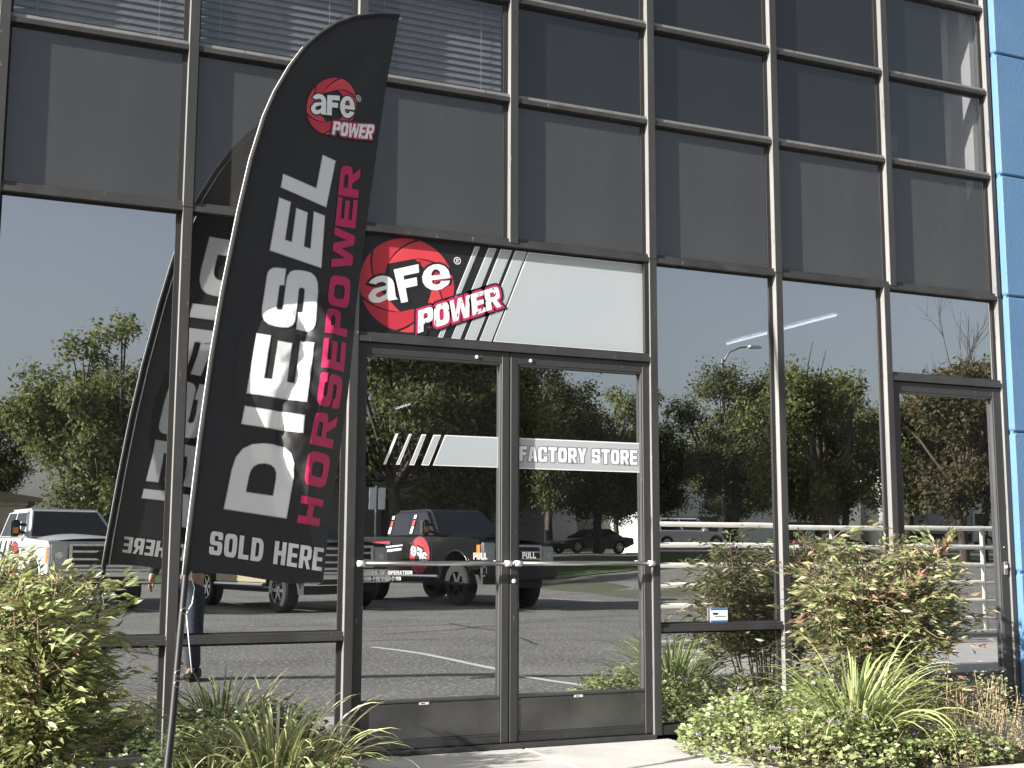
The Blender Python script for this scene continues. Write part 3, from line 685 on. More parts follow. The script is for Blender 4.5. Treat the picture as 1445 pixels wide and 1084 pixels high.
# ------------------------------------------------------------------ feather flag
TH = R(21); LEAN = .13
FP0 = Vector((1.0, -1.1)); FE = Vector((math.cos(TH), math.sin(TH))); FN = Vector((math.sin(TH), -math.cos(TH), 0)); FK = Vector((-.25, -.97, 0))
def interp(poly, z):
    """s of a polyline [(s, z)...] at height z (z ascending or descending)"""
    P = poly if poly[0][1] < poly[-1][1] else poly[::-1]
    if z <= P[0][1]: return P[0][0]
    for a, b in zip(P[:-1], P[1:]):
        if z <= b[1]:
            t = (z-a[1])/(b[1]-a[1]+1e-9); return a[0]+(b[0]-a[0])*t
    return P[-1][0]
POLE, RIGHT, LITL, LITR = FL['pole'], FL['right'], FL['litL'], FL['litR']
def fbm(x, y, s): return noise.noise(Vector((x*s, y*s, 3.1)))
def fdisp(s, z):
    """how far the cloth stands out towards the front: one big fold with a ridge, soft drape folds above"""
    d = 0.0
    zl = min(max(z, .95), 2.31)
    Lb, Rb = interp(LITL, zl), interp(LITR, zl)
    env = sm((2.36-z)/.28)*1.0
    wv = max(Rb-Lb, .04)
    slope = .36+.05*fbm(s, z, 4); E_ = interp(RIGHT, z); top = slope*wv
    if s < Lb: f_ = 0
    elif s < Rb: f_ = slope*(s-Lb)
    else: f_ = top-(s-Rb)*min(.55, (top+.02)/max(E_-Rb, .05))
    d += env*f_
    # fine creases in and around the fold
    k = sm(1-abs(z-1.65)/.75)*sm(1-abs(s-.35)/.33)
    d += k*(.013*fbm(s, z, 11)+.0055*fbm(s+5, z, 20)+.010*abs(fbm(s*1.4, z*.8, 7)))
    # one hard crease down the fold and a few cross creases
    cl = Lb+(Rb-Lb)*(.58+.10*math.sin(z*7)); ek = sm((2.25-z)/.2)*sm((z-1.25)/.25)
    d -= ek*.018*math.exp(-((s-cl)/.030)**2)
    for zc, sl in ((1.62, .25), (1.74, -.2), (1.93, .45), (2.08, -.35)):
        d -= ek*.010*math.exp(-((z-zc-sl*(s-.3)+.02*fbm(s, z, 6))/.022)**2)*sm(1-abs(s-cl)/.16)
    # drape folds running down from the top corner
    a = math.atan2(3.9-z, .95-s)
    d += .0075*math.sin(a*14+.6*fbm(s, z, 2))*sm((z-2.3)/.6)*sm((3.75-z)/.3)
    d += .003*fbm(s, z, 3)
    return d
def fpt(s, z, layer=0, side=1):
    off = .0022+.0006*layer; d = fdisp(s, z)+side*off if layer >= 0 else 0
    p = FP0+FE*s; B_ = Vector((p.x, p.y+LEAN*(z-2.59), z))
    return B_+FK*(d-side*off)+FN*side*off if layer >= 0 else B_

flag = empty('feather_flag', (0, 0, 0)); tag(flag, 'tall black feather flag with silver and red vertical lettering on a leaning pole', 'flag')
# cloth: rows from the hem to the tip
hem = FL['bottom']
def hemz(s): 
    P = sorted(hem)
    if s <= P[0][0]: return P[0][1]
    for a, b in zip(P[:-1], P[1:]):
        if s <= b[0]: return a[1]+(b[1]-a[1])*(s-a[0])/(b[0]-a[0])
    return P[-1][1]
NR, NC = 240, 110; ZTOP = min(POLE[-1][1], RIGHT[-1][1])-.004
vs = []; fs = []
for j in range(NR+1):
    zz = 1.0+(ZTOP-1.0)*j/NR
    s0, s1 = interp(POLE, zz)+.012, interp(RIGHT, zz)
    if s1-s0 < .01: s1 = s0+.01
    for i in range(NC+1):
        s = s0+(s1-s0)*i/NC
        z = zz if j > 20 else (1.0+(ZTOP-1.0)*20/NR) - (1-j/20)*((1.0+(ZTOP-1.0)*20/NR)-hemz(s))
        vs.append(fpt(s, z, -1)+FK*fdisp(s, z))
for j in range(NR):
    for i in range(NC):
        a = j*(NC+1)+i; fs.append((a, a+1, a+NC+2, a+NC+1))
cloth = MB().add(vs, fs).build('banner_cloth', M['black_cloth'], flag, smooth=True)
# pole in its sleeve, then bare down to the ground stake
def ppt(s, z, off=0.0):
    p = FP0+FE*s; return Vector((p.x, p.y+LEAN*(z-2.59), z))+FN*(fdisp(s, z) if z > 1 else 0)*off
ps = [ppt(s, z) for s, z in POLE]
sleeve = [ppt(s, z, .6)+Vector((0, 0, 0)) for s, z in POLE[3:]]
MB().tube(sleeve, [.014]*6+[.013]*(len(sleeve)-6), 10).build('pole_sleeve', M['sleeve'], flag, smooth=True)
M['pole'] = mat('black_fibreglass', (.012,.012,.013), .5, 0, spec=.4)
base = ps[0]+(ps[0]-ps[1])*1.25
MB().tube([base]+ps[:5], [.017, .016, .015, .014, .0135, .013], 10).build('pole', M['pole'], flag, smooth=True)
MB().tube([ps[0]+(ps[0]-ps[1])*1.2, ps[0]+(ps[0]-ps[1])*.15], .026, 10).build('ground_stake', M['steel'], flag, smooth=True)
# white piping along the sleeve
pip = [ppt(s+.028, z, .8)+FN*.012 for s, z in POLE[3:]]
pip2 = [ppt(s+.030, z, .8)-FN*.008 for s, z in POLE[3:]]
MB().tube(pip2, .003, 6).build('piping', M['f_white'], cloth, smooth=True)
MB().tube([ppt(s-.0135, z, .6)-FN*.003 for s, z in POLE[3:]], .0022, 6).build('piping', M['f_white'], cloth, smooth=True)
# bungee hook and cord tying the hem to the pole
cdp = [ppt(POLE[3][0]+.02, .985), ppt(POLE[3][0]+.035, .93)+FN*.01, ppt(POLE[3][0]+.02, .87)+FN*.02, ppt(POLE[3][0]-.005, .83)+FN*.018, ppt(-.22, .60)+FN*.02]
MB().tube(cdp, .002, 6).build('tie_cord', M['v_white'], flag, smooth=True)
for zz in (.84, .60, .56):
    c0 = ppt(interp(POLE, zz), zz)
    MB().tube([c0+Vector((.014*math.cos(t*math.pi/6)+.006, -.018, .012*math.sin(t*math.pi/6))) for t in range(13)], .002, 6).build('hook', M['steel'], flag, smooth=True)
M['f_grey'] = mat('grey_print_edge', (.42,.42,.43), .65)
# prints, both faces
CUT = .015
for side in (1, -1):
    pl = lambda s, z, layer, side=side: fpt(s, z, layer, side)
    if side == 1:
        slots = [(ch[0], qd) for ch, qd in FL['DIESEL'].items()]; red = [(ch, qd) for ch, qd in FL['HORSE']]
    else:                                            # the back reads downwards
        D_ = FL['DIESEL']; tb, tc, bb, bc = D_['L'][1], D_['L'][2], D_['D'][0], D_['D'][3]
        ext = [(0, 99), (118, 141), (161, 242), (251, 345), (359, 431), (446, 502)]
        lerp = lambda p_, q_, k_: [p_[0]+(q_[0]-p_[0])*k_, p_[1]+(q_[1]-p_[1])*k_]
        slots = [(c, [lerp(tb, bb, e0/502), lerp(tb, bb, e1/502), lerp(tc, bc, e1/502), lerp(tc, bc, e0/502)]) for c, (e0, e1) in zip('DIESEL', ext)]
        hq = [qd for _, qd in FL['HORSE']][::-1]
        red = [(c, [qd[1], qd[0], qd[3], qd[2]]) for c, qd in zip('HORSEPOWER', hq)]
    for ch, qd in slots:
        put('big_letter', [block_letter(ch, .27, .27)], qd, pl, 1, M['f_grey'], cloth, .004, CUT)
        put('big_letter_face', [block_letter(ch, .27, .27)], qd, pl, 2, M['f_white'], cloth, 0, CUT)
    for ch, qd in red:
        put('red_letter', [block_letter(ch, .28, .26)], qd, pl, 1, M['v_pink'], cloth, 0, CUT)
    fl_ = (lambda q_: q_) if side == 1 else (lambda q_: [q_[1], q_[0], q_[3], q_[2]])
    put('small_word', word_loops('SOLD HERE', .36, .2, gap=.16, space=.75), fl_(FL['SOLD']), pl, 1, M['f_white'], cloth, 0, CUT)
    logo(pl, cloth, FL['logo'], [('aFe', fl_(FL['lafe']))], fl_(FL['lpow']), FL['lreg'][0] if side == 1 else None, cut=CUT, reg_r=.016, disc=False)

# ------------------------------------------------------------------ plants
LEAF = leafmat('leaf'); LEAF_G = leafmat('strap_leaf', .4, .25); PETAL = leafmat('petal', .6, .4, .2)
M['twig'] = mat('twig_bark', (.16,.11,.075), .85, 0, (.26,.19,.13), 30)

def leaf_obj(name, P, D, N, Ln, Wd, Col, mt, parent, fold=.25, shape=.42):
    """many separate blades as one foliage mesh: 6-vertex folded lance shapes"""
    P, D, N = (np.asarray(a, float) for a in (P, D, N)); Ln = np.asarray(Ln)[:, None]; Wd = np.asarray(Wd)[:, None]; Col = np.asarray(Col, float)
    D /= np.linalg.norm(D, axis=1, keepdims=True)+1e-9
    S = np.cross(D, N); S /= np.linalg.norm(S, axis=1, keepdims=True)+1e-9
    N = np.cross(S, D)
    n = len(P)
    v0 = P; v1 = P+D*Ln*shape+S*Wd*.5+N*Wd*fold; v2 = P+D*Ln*shape-S*Wd*.5+N*Wd*fold
    v3 = P+D*Ln-N*Ln*.10; v4 = P+D*Ln*shape
    V = np.stack([v0, v1, v3, v2, v4], 1).reshape(-1, 3)
    b = np.arange(n)[:, None]*5
    F = np.concatenate([b+np.array([[0, 4, 1]]), b+np.array([[4, 2, 1]]), b+np.array([[0, 3, 4]]), b+np.array([[4, 3, 2]])], 1).reshape(-1, 3)
    me = bpy.data.meshes.new(name)
    me.vertices.add(len(V)); me.vertices.foreach_set('co', V.ravel())
    nf = len(F); me.loops.add(nf*3); me.polygons.add(nf)
    me.loops.foreach_set('vertex_index', F.ravel().astype(np.int32))
    me.polygons.foreach_set('loop_start', np.arange(0, nf*3, 3, dtype=np.int32))
    ca = me.color_attributes.new('tint', 'FLOAT_COLOR', 'POINT')
    C4 = np.concatenate([np.repeat(Col, 5, 0), np.ones((n*5, 1))], 1); ca.data.foreach_set('color', C4.ravel())
    me.update(calc_edges=True); me.validate()
    return link(name, me, mt, parent)

def rv(rg, s=1.0): return Vector((rg.gauss(0, s), rg.gauss(0, s), rg.gauss(0, s)))
def pick(rg, pal):
    t = rg.random(); acc = 0
    for wt, c in pal:
        acc += wt
        if t <= acc: break
    k = rg.uniform(.75, 1.25); return (c[0]*k, c[1]*k, c[2]*k)

GREEN_N = [(.40, (.30,.36,.085)), (.22, (.18,.24,.05)), (.30, (.44,.46,.16)), (.07, (.40,.32,.12)), (.01, (.30,.14,.08))]
def nandina(name, loc, wx, wy, h, seed, lab, ncane=14, pal=GREEN_N, redtop=.15, lean=(0, 0), zlow=.22):
    """heavenly bamboo: upright canes, ferny fronds of pointed leaflets"""
    rg = random.Random(seed); t = empty(name, loc); tag(t, lab, 'shrub', 'leafy shrubs in the beds')
    st = MB(); P = []; D = []; N = []; L = []; Wd = []; C_ = []
    for c in range(ncane):
        a = rg.uniform(0, 6.283); rr = math.sqrt(rg.random())
        b0 = Vector((math.cos(a)*.16*rr, math.sin(a)*.12*rr, -.05))
        hh = h*rg.uniform(.62, 1.0)
        tp = Vector((math.cos(a)*wx*.40*rr+lean[0], math.sin(a)*wy*.40*rr+lean[1], hh))
        pts = [b0+(tp-b0)*k+Vector((0, 0, 0))+rv(rg, .008)*k for k in (0, .25, .5, .75, 1)]
        st.tube(pts, [.008, .007, .006, .005, .003], 5)
        nfr = int(13+hh*11)
        for f in range(nfr):
            k = zlow+(1-zlow)*(f+rg.random())/nfr
            o = pts[0]+(tp-pts[0])*k
            fa = rg.uniform(0, 6.283)
            out = Vector((math.cos(fa)*wx, math.sin(fa)*wy, 0))*.44*rg.uniform(.35, 1.1)*(1.1-.35*k)
            end = o+out+Vector((0, 0, rg.uniform(-.04, .16)))
            mid = (o+end)/2+Vector((0, 0, .05))
            st.tube([o, mid, end], [.003, .0024, .0015], 4, cap=False)
            red = rg.random() < redtop*(1.6 if k > .8 else .6)
            nl = rg.randint(15, 23)
            for l_ in range(nl):
                u = .25+.75*l_/nl
                p = o*(1-u)**2+mid*2*u*(1-u)+end*u*u
                ax = (end-o).normalized(); sd = ax.cross(Vector((0, 0, 1)))
                side = 1 if l_ % 2 else -1
                p = p+sd*side*rg.uniform(.005, .075)*(1.1-.5*u)+Vector((0, 0, rg.gauss(0, .016)))+rv(rg, .010)
                dd = ax*rg.uniform(.5, 1.2)+sd*side*rg.uniform(.2, .9)+Vector((0, 0, rg.uniform(-.5, .25)))
                P.append(p); D.append(dd); N.append(Vector((-.35, -.15, .8))+rv(rg, .7)); l_n = rg.uniform(.042, .078); L.append(l_n); Wd.append(l_n*rg.uniform(.24, .34))
                C_.append(pick(rg, pal) if not red else (rg.uniform(.30, .42), rg.uniform(.14, .22), rg.uniform(.08, .12)))
    st.build('stems', M['twig'], t)
    leaf_obj('leaves', P, D, N, L, Wd, C_, LEAF, t)
    return t

def mound(name, loc, sx, sy, h, n, seed, lab, pal, ll=(.024, .042), flowers=0, fcol=(.42,.25,.62), dry=0, group='low flowering ground cover in the beds'):
    """low mounded ground cover: small ovate leaves on a lumpy dome, twiggy inside"""
    rg = random.Random(seed); t = empty(name, loc); tag(t, lab, 'ground cover', group)
    P = []; D = []; N = []; L = []; Wd = []; C_ = []; st = MB()
    def top(x, y):
        r2 = (x/sx)**2+(y/sy)**2
        return h*max(0, 1-r2)**.55*(.78+.55*noise.noise(Vector((x*4+seed, y*4, 0)))+.28*noise.noise(Vector((x*13, y*13, seed))))
    k = 0
    while k < n:
        x, y = rg.uniform(-sx, sx), rg.uniform(-sy, sy)
        if (x/sx)**2+(y/sy)**2 > 1: continue
        H_ = top(x, y); z = H_*(1-abs(rg.gauss(0, .34)))+rg.uniform(0, .03)
        if z < 0: z = rg.uniform(0, H_)
        a = rg.uniform(0, 6.283)
        P.append((x, y, z)); D.append((math.cos(a), math.sin(a), rg.uniform(-.3, .6))); N.append((rg.gauss(-.45, .6), rg.gauss(-.15, .6), .8))
        l_ = rg.uniform(*ll)*rg.choice((.6, .85, 1.0, 1.0, 1.25)); L.append(l_); Wd.append(l_*rg.uniform(.5, .7)); C_.append(pick(rg, pal)); k += 1
    for _ in range(60+dry):
        x, y = rg.uniform(-sx, sx)*.85, rg.uniform(-sy, sy)*.85
        H_ = top(x, y)
        if H_ <= .02: continue
        q = Vector((x*.8, y*.8, -.03)); e_ = Vector((x, y, H_*rg.uniform(.7, 1.12)))+rv(rg, .03)
        st.tube([q, (q+e_)/2+rv(rg, .02), e_], [.0035, .003, .0015], 4, cap=False)
    st.build('stems', M['twig'] if not dry else M['straw'], t)
    leaf_obj('leaves', P, D, N, L, Wd, C_, LEAF, t, fold=.15)
    if flowers:
        for _ in range(flowers):
            P = []; D = []; N = []; L = []; Wd = []; C_ = []
            while True:
                x, y = rg.uniform(-sx, sx), rg.uniform(-sy, sy)
                if (x/sx)**2+(y/sy)**2 < .92: break
            c = Vector((x, y, top(x, y)+rg.uniform(.005, .035))); br = rg.uniform(.7, 1.3)
            for i in range(16):
                d = Vector((rg.gauss(0, 1), rg.gauss(0, 1), abs(rg.gauss(0, .8)))).normalized()
                P.append(c+d*.006); D.append(d); N.append((rg.gauss(0, 1), rg.gauss(0, 1), 1)); L.append(.013); Wd.append(.009)
                C_.append((fcol[0]*br, fcol[1]*br, fcol[2]*br))
            leaf_obj('flower', P, D, N, L, Wd, C_, PETAL, t)
    return t
M['straw'] = mat('dry_straw', (.30,.21,.12), .85, 0, (.42,.31,.19), 20)

def strap(name, loc, n, ln, spread, seed, lab, pal, wd=.012, lean=(0, 0), group='strap-leaved clumps in the beds'):
    """clump of long arching strap leaves"""
    rg = random.Random(seed); t = empty(name, loc); tag(t, lab, 'plant', group)
    V = []; F = []; C_ = []
    for i in range(n):
        a = rg.uniform(0, 6.283); r0 = rg.uniform(0, .09)*spread*2
        l_ = ln*rg.uniform(.55, 1.1); el = rg.uniform(R(38), R(84)); w0 = wd*rg.uniform(.7, 1.3)
        bend = rg.uniform(.9, 2.4)
        p = Vector((math.cos(a)*r0, math.sin(a)*r0, -.04)); h = Vector((math.cos(a)+lean[0], math.sin(a)+lean[1], 0)); 
        h = h.normalized() if h.length > .01 else Vector((1, 0, 0))
        sd = Vector((-h.y, h.x, 0)); sd = (sd+rv(rg, .25)).normalized(); ns = 9; c = pick(rg, pal); b0 = len(V)
        for k in range(ns+1):
            u = k/ns; e2 = el-bend*u*u
            ww = w0*(1-u**3)*(.6+.4*min(1, u*4)); up_ = (Vector((0, 0, math.cos(e2)))-h*math.sin(e2))
            V.append(p+sd*ww/2+up_*ww*.25); V.append(p); V.append(p-sd*ww/2+up_*ww*.25)
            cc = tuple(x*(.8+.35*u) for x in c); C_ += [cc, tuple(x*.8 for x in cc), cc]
            p = p+(h*math.cos(e2)+Vector((0, 0, 1))*math.sin(e2))*l_/ns
        for k in range(ns):
            q = b0+3*k; F += [(q, q+1, q+4, q+3), (q+1, q+2, q+5, q+4)]
    me = bpy.data.meshes.new('blades'); me.from_pydata([tuple(v) for v in V], [], F)
    ca = me.color_attributes.new('tint', 'FLOAT_COLOR', 'POINT'); ca.data.foreach_set('color', np.concatenate([np.array(C_), np.ones((len(C_), 1))], 1).ravel())
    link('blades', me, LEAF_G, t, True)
    return t

nandina('nandina_shrub', (.36, -.78, 0), .80, .62, .98, 11, 'large yellow-green nandina shrub at the foot of the flag pole', 19, lean=(-.05, 0), redtop=.0, zlow=.26)
nandina('nandina_shrub', (5.02, -.50, 0), 1.22, .70, 1.16, 23, 'nandina shrub with red tips before the right-hand windows', 19, redtop=.035, zlow=.45,
        pal=[(.38, (.19,.23,.06)), (.28, (.12,.155,.04)), (.20, (.33,.32,.12)), (.11, (.42,.31,.14)), (.03, (.36,.17,.12))])
GM = [(.40, (.28,.34,.09)), (.30, (.18,.235,.06)), (.20, (.40,.43,.15)), (.10, (.10,.14,.035))]
mound('lantana', (4.22, -.72, -.04), .60, .72, .40, 6200, 31, 'green lantana mound with lilac flowers right of the entrance walk', GM, flowers=34)
mound('lantana', (4.78, -.25, -.04), .62, .26, .32, 2600, 32, 'lantana behind the strap leaves under the red-tipped shrub', GM, flowers=10)
mound('lantana', (4.95, -1.20, -.04), .40, .24, .20, 1500, 36, 'low lantana in front of the bright strap leaves', GM, flowers=6)
mound('lantana', (1.30, -.20, -.04), .55, .20, .34, 2600, 33, 'low leafy plant with painted shade against the glass behind the left strap leaves', [(.5, (.08,.12,.03)), (.3, (.12,.17,.045)), (.2, (.22,.26,.07))], flowers=5, fcol=(.75,.74,.66))  # leaf palette darkened to paint in the shade beside the glass
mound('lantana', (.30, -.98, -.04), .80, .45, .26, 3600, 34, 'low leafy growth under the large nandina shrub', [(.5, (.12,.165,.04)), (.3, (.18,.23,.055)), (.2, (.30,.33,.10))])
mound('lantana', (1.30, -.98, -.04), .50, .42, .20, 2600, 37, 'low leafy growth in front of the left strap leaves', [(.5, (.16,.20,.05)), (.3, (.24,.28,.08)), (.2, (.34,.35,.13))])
mound('lantana', (5.36, -.74, -.04), .46, .62, .46, 4600, 35, 'half dry olive ground cover with bare twigs by the blue wall', [(.38, (.28,.30,.11)), (.25, (.19,.22,.07)), (.22, (.38,.29,.17)), (.15, (.46,.38,.25))], ll=(.014, .026), flowers=3, dry=150)
SP = [(.45, (.34,.42,.10)), (.25, (.23,.31,.07)), (.30, (.50,.53,.19))]
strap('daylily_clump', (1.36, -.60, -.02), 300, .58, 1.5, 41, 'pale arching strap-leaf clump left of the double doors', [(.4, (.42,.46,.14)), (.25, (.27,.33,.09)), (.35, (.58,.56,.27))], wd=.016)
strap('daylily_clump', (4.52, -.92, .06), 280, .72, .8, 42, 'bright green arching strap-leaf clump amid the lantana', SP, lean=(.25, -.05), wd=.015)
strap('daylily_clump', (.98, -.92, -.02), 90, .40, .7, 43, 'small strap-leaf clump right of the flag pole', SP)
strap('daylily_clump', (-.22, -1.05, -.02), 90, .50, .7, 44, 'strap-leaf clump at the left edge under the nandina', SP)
# ------------------------------------------------------------------ the lot and street that the glass mirrors
# ramp wall and railing
rw = empty('ramp_wall', (6.33, -4.35, 0)); tag(rw, 'low cream concrete kerb wall mirrored under the right-hand windows', 'wall')
MB().box((0, -.10, -.16), (16, .10, .16)).build('wall_body', M['concrete_wall'], rw, bevel=.012)
MB().box((-.02, -.12, .163), (16.02, .12, .20)).build('coping', M['concrete_wall'], rw, bevel=.01)
rl = empty('railing', (6.33, -4.35, .245)); tag(rl, 'white metal railing with horizontal rails mirrored in the right-hand glass', 'railing')
M['rail'] = mat('cream_rail_paint', (.66,.63,.56), .5, 0, (.58,.55,.49), 8)
for z in (.09, .285, .49, .69, .895, 1.105):
    b = MB(); b.tube([(0, 0, z), (16, 0, z)], .026, 12); b.build('rail', M['rail'], rl, smooth=True)
for x in (.05, 2.27, 4.4, 6.55, 8.7, 10.85, 13.0, 15.2):
    b = MB(); b.tube([(x, 0, -.05), (x, 0, 1.10)], .027, 12); b.build('post', M['rail'], rl, smooth=True)

# ---- vehicles
def paint(name, c, c2=None): return mat(name, c, .32, .15, c2 or tuple(x*1.05 for x in c), 3, coat=.45)
M['p_white'] = paint('white_car_paint', (.66,.65,.63)); M['p_black'] = mat('black_car_paint', (.006,.006,.007), .22, 0, (.008,.008,.009), 3, coat=.3); M['p_tan'] = paint('tan_car_paint', (.42,.35,.22)); M['p_char'] = paint('charcoal_car_paint', (.03,.03,.032))
M['p_maroon'] = paint('dark_red_car_paint', (.06,.012,.016))
M['car_glass'] = mat('car_glass', (.012,.014,.016), .05, 0, spec=.9)
M['chrome'] = mat('chrome', (.75,.75,.76), .12, 1.0)
M['tyre'] = mat('tyre_rubber', (.02,.02,.02), .85, bump=.2, bscale=60)
M['trim'] = mat('black_trim', (.022,.022,.022), .6)
M['lens'] = mat('headlamp_lens', (.55,.56,.58), .08, .3, spec=.8)
M['amber'] = mat('amber_lens', (.7,.22,.03), .2)

def wheel(parent, x, y, r, wd, rim='chrome'):
    w_ = empty('wheel', (x, y, r), parent=parent); s = 1 if y > 0 else -1
    b = MB(); n = 26
    prof = [(.62*r, -wd/2), (.93*r, -wd/2), (r, -wd*.36), (r, wd*.36), (.93*r, wd/2), (.62*r, wd/2)]
    vs = []; fs = []
    for k in range(n):
        a = k*2*math.pi/n
        for rr, yy in prof: vs.append((rr*math.cos(a), yy, rr*math.sin(a)))
    m_ = len(prof)
    for k in range(n):
        for j in range(m_):
            a0 = k*m_+j; a1 = k*m_+(j+1) % m_; b0 = ((k+1) % n)*m_+j; b1 = ((k+1) % n)*m_+(j+1) % m_
            fs.append((a0, a1, b1, b0))
    b.add(vs, fs).build('tyre', M['tyre'], w_, smooth=False)
    b = MB(); b.tube([(0, s*wd*.10, 0), (0, s*wd*.16, 0)], .615*r, 22)
    b.tube([(0, s*wd*.16, 0), (0, s*wd*.48, 0)], [.17*r, .14*r], 12)
    for k in range(6):
        a = k*math.pi/3; ca, sa = math.cos(a), math.sin(a); t = .085*r
        pts = [(.12*r, -t), (.62*r, -t*.8), (.62*r, t*.8), (.12*r, t)]
        lo = [(u*ca-v*sa, s*wd*.20, u*sa+v*ca) for u, v in pts]; hi = [(u*ca-v*sa, s*wd*.44, u*sa+v*ca) for u, v in pts]
        b.add(lo+hi, [(0, 1, 2, 3), (7, 6, 5, 4), (0, 4, 5, 1), (1, 5, 6, 2), (2, 6, 7, 3), (3, 7, 4, 0)])
    for k in range(22):
        a, c = k*2*math.pi/22, (k+1)*2*math.pi/22
        q = lambda t, rr, yy: (rr*r*math.cos(t), s*yy, rr*r*math.sin(t))
        b.add([q(a, .58, wd*.5), q(c, .58, wd*.5), q(c, .66, wd*.5), q(a, .66, wd*.5), q(a, .58, wd*.1), q(c, .58, wd*.1)], [(0, 1, 2, 3), (0, 4, 5, 1)])
    b.build('rim', M[rim], w_)

def arch(cx, r, z0, n=10):
    """wheel-arch points from front to rear along the sill"""
    a0 = math.asin(min(.99, max(-.99, (z0-r*.0)/1)))
    return [(cx+r*math.cos(math.pi*i/n), z0+r*math.sin(math.pi*i/n)) for i in range(n+1)]

def body_shell(side, halfw, tuck=.05, crown=.03, bev=.035):
    """side outline extruded across the car in three bands so the flanks curve in at sill and shoulder"""
    b = MB(); b.prism(side, -halfw, halfw)
    return b

def cabin(name, base, top, zb, zt2, hb, ht, mt, parent, bev=.05):
    """greenhouse: base (x0,x1), top (x0,x1) and half widths"""
    (bx0, bx1), (tx0, tx1) = base, top
    vs = [(bx0, -hb, zb), (bx1, -hb, zb), (bx1, hb, zb), (bx0, hb, zb), (tx0, -ht, zt2), (tx1, -ht*.96, zt2), (tx1, ht*.96, zt2), (tx0, ht, zt2)]
    b = MB().add(vs, [(0, 3, 2, 1), (4, 5, 6, 7), (0, 1, 5, 4), (1, 2, 6, 5), (2, 3, 7, 6), (3, 0, 4, 7)])
    return b.build(name, mt, parent, bevel=bev, seg=3, smooth=False), vs

def face_patch(vs, idx, quad, off, name, mt, parent):
    """a pane on one face of the greenhouse: quad in face units (u along bottom edge, v up)"""
    A, B, C, D = [Vector(vs[i]) for i in idx]           # bottom-left, bottom-right, top-right, top-left
    n = (B-A).cross(D-A).normalized()
    pts = [A*(1-u)*(1-v)+B*u*(1-v)+C*u*v+D*(1-u)*v+n*off for u, v in quad]
    pin = [p-n*.03 for p in pts]
    k = len(pts); fs = [list(range(k)), list(range(2*k-1, k-1, -1))]+[[i, i+k, (i+1) % k+k, (i+1) % k] for i in range(k)]
    return MB().add(pts+pin, fs).build(name, mt, parent)

